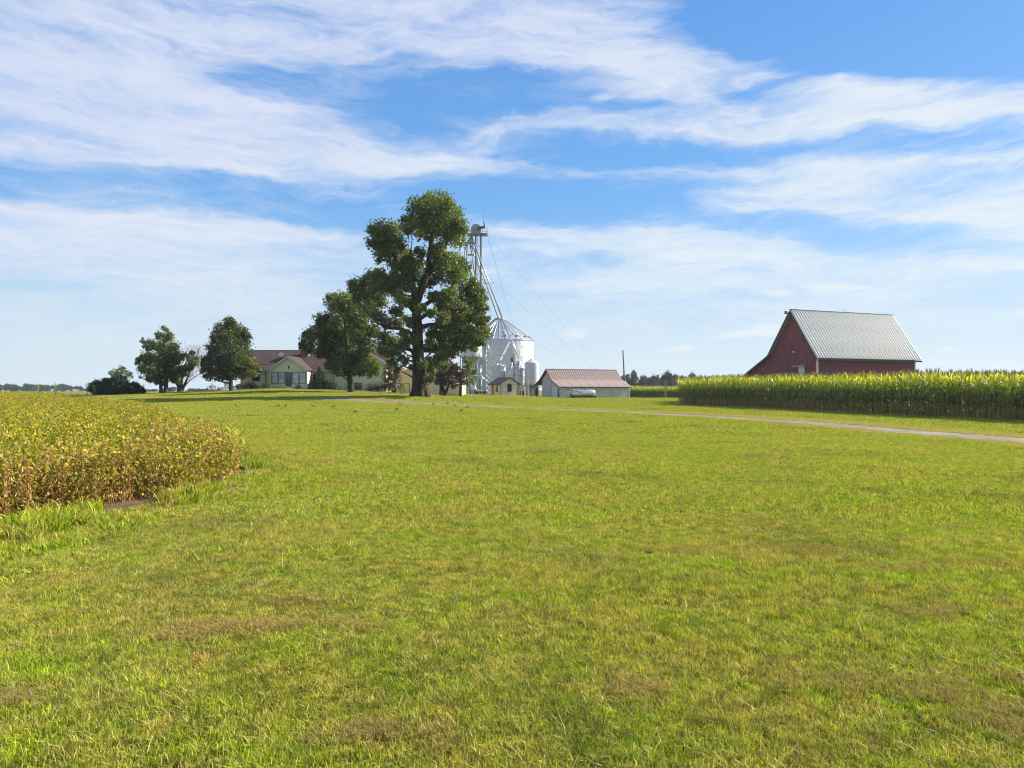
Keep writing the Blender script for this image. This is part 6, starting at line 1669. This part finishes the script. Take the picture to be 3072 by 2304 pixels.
for xx in (-1.2, 0.1, 1.3):
    V = []; 
    b_ = MB()
    for k in range(20):
        a_ = 2 * math.pi * k / 20
        for rr_ in (R1 + .005, R1 + .03):
            for dx_ in (-.04, .04): V.append((xx + dx_, rr_ * math.cos(a_), .82 + rr_ * math.sin(a_)))
    F = []
    for k in range(20):
        a0_, b0_ = k * 4, ((k + 1) % 20) * 4
        F += [(a0_ + 2, a0_ + 3, b0_ + 3, b0_ + 2), (a0_, a0_ + 2, b0_ + 2, b0_), (a0_ + 3, a0_ + 1, b0_ + 1, b0_ + 3)]
    b_.add(V, F); b_.build('band', WSTEEL, nt)
for xx in (-1.5, 1.7): MB().box(xx - .1, xx + .1, -.6, .6, -.1, .35).build('skid', DARKM, nt)
MB().tube([(.55, -.2, 1.5), (.55, -.2, 1.62)], .15, 10).build('manhole', DARKM, nt)
MB().tube([(-2.5, -.5, 1.85), (-2.35, -.5, 1.5), (-1.9, -.6, 1.3), (-1.2, -.72, 1.25), (-.3, -.72, .95), (.1, -.75, .7)], .045, 6).build('hose', DARKM, nt)
MB().box(-2.62, -2.2, -.55, -.4, 1.5, 1.62).build('nozzle', DARKM, nt)
MB().tube([(-1.75, -.6, 1.3), (-1.7, -.6, 1.62)], .03, 6).build('valve', DARKM, nt)
MB().box(-2.6, -2.15, -.4, .3, -.1, .95).build('pump_box', WSTEEL, nt)
MB().tube([(-1.85, -.7, 1.1), (-1.8, -.7, .45)], .07, 8).build('bottle', surf('olive_bottle', (.15, .17, .08)), nt)
MB().box(2.02, 2.32, -.7, -.5, -.1, .42).build('step', surf('green_box', (.04, .09, .03)), nt)
tag(nt, 'shiny horizontal steel tank lying on skids before the cream shed wall', 'tank')

# gate, leaning poles, crib between hut and shed
x, y, g_ = place(1593, 119)
gt_ = empty('metal_gate', (x, y, g_)); w_ = .45
for zz in (.15, .5, .85, 1.2): MB().tube([(-w_, 0, zz), (w_, 0, zz)], .025, 6).build('rail', WSTEEL, gt_)
for xx in (-w_, w_): MB().tube([(xx, 0, 0), (xx, 0, 1.25)], .03, 6).build('stile', WSTEEL, gt_)
MB().tube([(-w_, 0, .15), (w_, 0, 1.2)], .02, 6).build('brace', WSTEEL, gt_); MB().tube([(w_, 0, .15), (-w_, 0, 1.2)], .02, 6).build('brace', WSTEEL, gt_)
tag(gt_, 'small pale tube gate with crossed braces left of the lean-to opening', 'gate')
for i, (a_, t_, b_, lab) in enumerate([(1581.5, 1143, 1190, 'taller grey pipe post just left of the small tube gate'), (1584.5, 1142, 1190, 'second grey pipe post touching the small tube gate')]):
    x, y, g_ = place(a_, 118); zt = EYE + (HY - t_) * 118 / FPX
    tag(MB().tube([(x, y, g_ - .2), (x, y, zt)], .05, 8).build('pipe_post', WSTEEL), lab, 'post')
x, y, g_ = place(1566, 121)
cr_ = empty('wood_crib', (x, y, g_)); PLANK = surf('tan_plank', (.45, .32, .17), (.34, .24, .13), rough=.85)
for k in range(5): MB().box(-.55, .55, -.02, .02, .9 + k * .22, 1.08 + k * .22).build('plank', PLANK, cr_)
for xx in (-.5, 0, .5): MB().box(xx - .04, xx + .04, .02, .1, -.1, 2.3).build('post', WOODG, cr_)
MB().box(-.5, .5, .1, .9, -.1, .85).build('base', DARKM, cr_)
tag(cr_, 'tan plank crib standing between the hut and the domed tank', 'crib')
for (a_, b_, lab) in [((1559, 1187), (1556, 1150), 'orange-tan board leaning beside the hut, leftmost of three'), ((1565, 1187), (1561, 1142), 'pale board leaning on the plank crib, middle of three'), ((1574, 1188), (1573, 1148), 'upright pale board right of the plank crib')]:
    p_ = wp(a_[0], a_[1], 119.5); q = wp(b_[0], b_[1], 120.3); p_.z = gz1(p_.x, p_.y) - .03
    d_ = (q - p_).normalized(); s_v = Vector((.06, 0, 0))
    mb = MB(); yv = Vector((0, .025, 0)); mb.add([p_ - s_v - yv, p_ + s_v - yv, p_ + s_v + yv, p_ - s_v + yv, q - s_v - yv, q + s_v - yv, q + s_v + yv, q - s_v + yv], [(0, 3, 2, 1), (4, 5, 6, 7), (0, 1, 5, 4), (1, 2, 6, 5), (2, 3, 7, 6), (3, 0, 4, 7)])
    tag(mb.build('leaning_board', PLANK if 'orange' in lab else CREAM), lab, 'board')
# dark low wagon and white box by the legs of the elevator
x, y, g_ = place(1441, 126)
wg = empty('flat_wagon', (x, y, g_))
MB().box(-1.1, 1.1, -.6, .6, .38, .62).build('bed', DARKM, wg)
for sx_ in (-.7, .7):
    for sy_ in (-.62, .5):
        q = MB(); 
        V = []
        q.tube([(sx_, sy_, .25), (sx_, sy_ + .14, .25)], .26, 12); q.build('wheel', DARKM, wg)
MB().box(-.5, .35, -.5, .3, .62, .95).build('crate', WSTEEL, wg)
tag(wg, 'low dark wagon at the foot of the elevator tower', 'wagon')
x, y, g_ = place(1420, 127)
wb_ = empty('fuel_box', (x, y, g_))
MB().box(-.55, .35, -.5, .5, .95, 2.35).build('box', DOORW, wb_)
for sx_ in (-.5, .3):
    for sy_ in (-.45, .45): MB().box(sx_ - .04, sx_ + .04, sy_ - .04, sy_ + .04, -.1, .95).build('leg', DARKM, wb_)
tag(wb_, 'white box raised on legs left of the elevator tower foot', 'box')

# ------------------------------------------------------------------ birds and molehills
BIRD = surf('bird_brown', (.10, .07, .05), (.05, .04, .03), rough=.8); BREAST = surf('bird_breast', (.30, .14, .07), (.22, .1, .05), rough=.8)
def bird_at(px, py, label, flip=1, i=0):
    X, Y = ground_hit(px, py + 3); z = gz1(X, Y)
    root = empty('robin', (X, Y, z), (0 if flip > 0 else math.pi) + .5 * math.sin(i * 2.1))
    b = MB(); s = 1.1
    b.tube([(-.13 * s, 0, .07 * s), (-.06 * s, 0, .085 * s), (0, 0, .10 * s), (.05 * s, 0, .13 * s), (.075 * s, 0, .17 * s), (.10 * s, 0, .185 * s), (.125 * s, 0, .18 * s), (.15 * s, 0, .175 * s)], [.010 * s, .028 * s, .042 * s, .04 * s, .026 * s, .026 * s, .015 * s, .002 * s], 8)
    b.build('body', BIRD, root, smooth=True)
    MB().tube([(.0, 0, .075 * s), (.045 * s, 0, .10 * s), (.07 * s, 0, .14 * s)], [.02 * s, .034 * s, .018 * s], 8).build('breast', BREAST, root, smooth=True)
    for sy_ in (-.015, .015): MB().tube([(.01, sy_, .08), (.015, sy_, -.01)], .004, 4).build('leg', DARKM, root)
    MB().box(-.24 * s, -.11 * s, -.018 * s, .018 * s, .055 * s, .066 * s).build('tail', BIRD, root)
    return tag(root, label, 'bird', 'robins scattered on the lawn')
BIRDS = [(709, 1219, 'bird on the far lawn in line with the yellowing egg-shaped tree'), (834, 1219, 'bird on the lawn below the left porch windows'), (857, 1218, 'bird on the lawn straight below the porch door'), (939, 1219, 'bird on the lawn below the house chimney, left of the lane bend'),
         (1000, 1221, 'bird on the lawn just beyond the two molehills, to their left'), (1190, 1229, 'bird on the lawn below the giant tree, right of the molehills'), (1201, 1213, 'bird at the lane edge left of the giant trunk'), (1299, 1213, 'bird at the lane edge below the giant trunk'), (1342, 1211, 'bird on grass below the purple-leaved tree'), (1366, 1218, 'bird near the lane, right of the one below the purple tree'), (1402, 1222, 'rightmost bird, on the lawn side of the lane'), (1383, 1234, 'bird nearest the camera, alone on the lawn below the elevator tower')]
for i, (a_, b_, lab) in enumerate(BIRDS): bird_at(a_, b_, lab, 1 if i % 3 else -1, i)
SOILM = surf('dug_soil', (.11, .08, .055), (.05, .038, .027), rough=.95, scale=8)
def mound(px, py, w, h, label, seed):
    X, Y = ground_hit(px, py); z = gz1(X, Y); r = np.random.RandomState(seed); mb = MB()
    n_ = 14; V = []; F = []
    for i, rr_ in enumerate((1.0, .8, .55, .3, .0)):
        for k in range(n_):
            a_ = 2 * math.pi * k / n_; q = rr_ * (1 + .15 * r.normal()); V.append((X + w * q * math.cos(a_), Y + w * .7 * q * math.sin(a_), z - .03 + h * (1 - rr_ ** 1.5) * (1 + .2 * r.normal())))
    for i in range(4):
        for k in range(n_): F.append((i * n_ + k, i * n_ + (k + 1) % n_, (i + 1) * n_ + (k + 1) % n_, (i + 1) * n_ + k))
    mb.add(V, F)
    return tag(mb.build('molehill', SOILM), label, 'molehill')
mound(1067, 1240, .32, .16, 'dark mound of dug soil on the lawn, the taller left one', 1)
mound(1107, 1243, .40, .07, 'flat dark patch of dug soil right of the taller mound', 2)
mound(1125, 1239, .22, .05, 'tiny smear of dug soil behind the flat dark patch', 3)

# ------------------------------------------------------------------ summer haze
hm, t, out = newmat('haze')
vp_ = N(t, 'ShaderNodeVolumePrincipled'); vp_.inputs['Color'].default_value = (0.80, 0.88, 1.0, 1); vp_.inputs['Density'].default_value = 0.00016; vp_.inputs['Anisotropy'].default_value = 0.2
L(t, vp_.outputs[0], out.inputs['Volume'])
hz_o = MB().box(-1150, 1150, -60, 1150, -2.5, 46).build('haze', hm)
tag(hz_o, 'thin summer haze', kind='stuff')
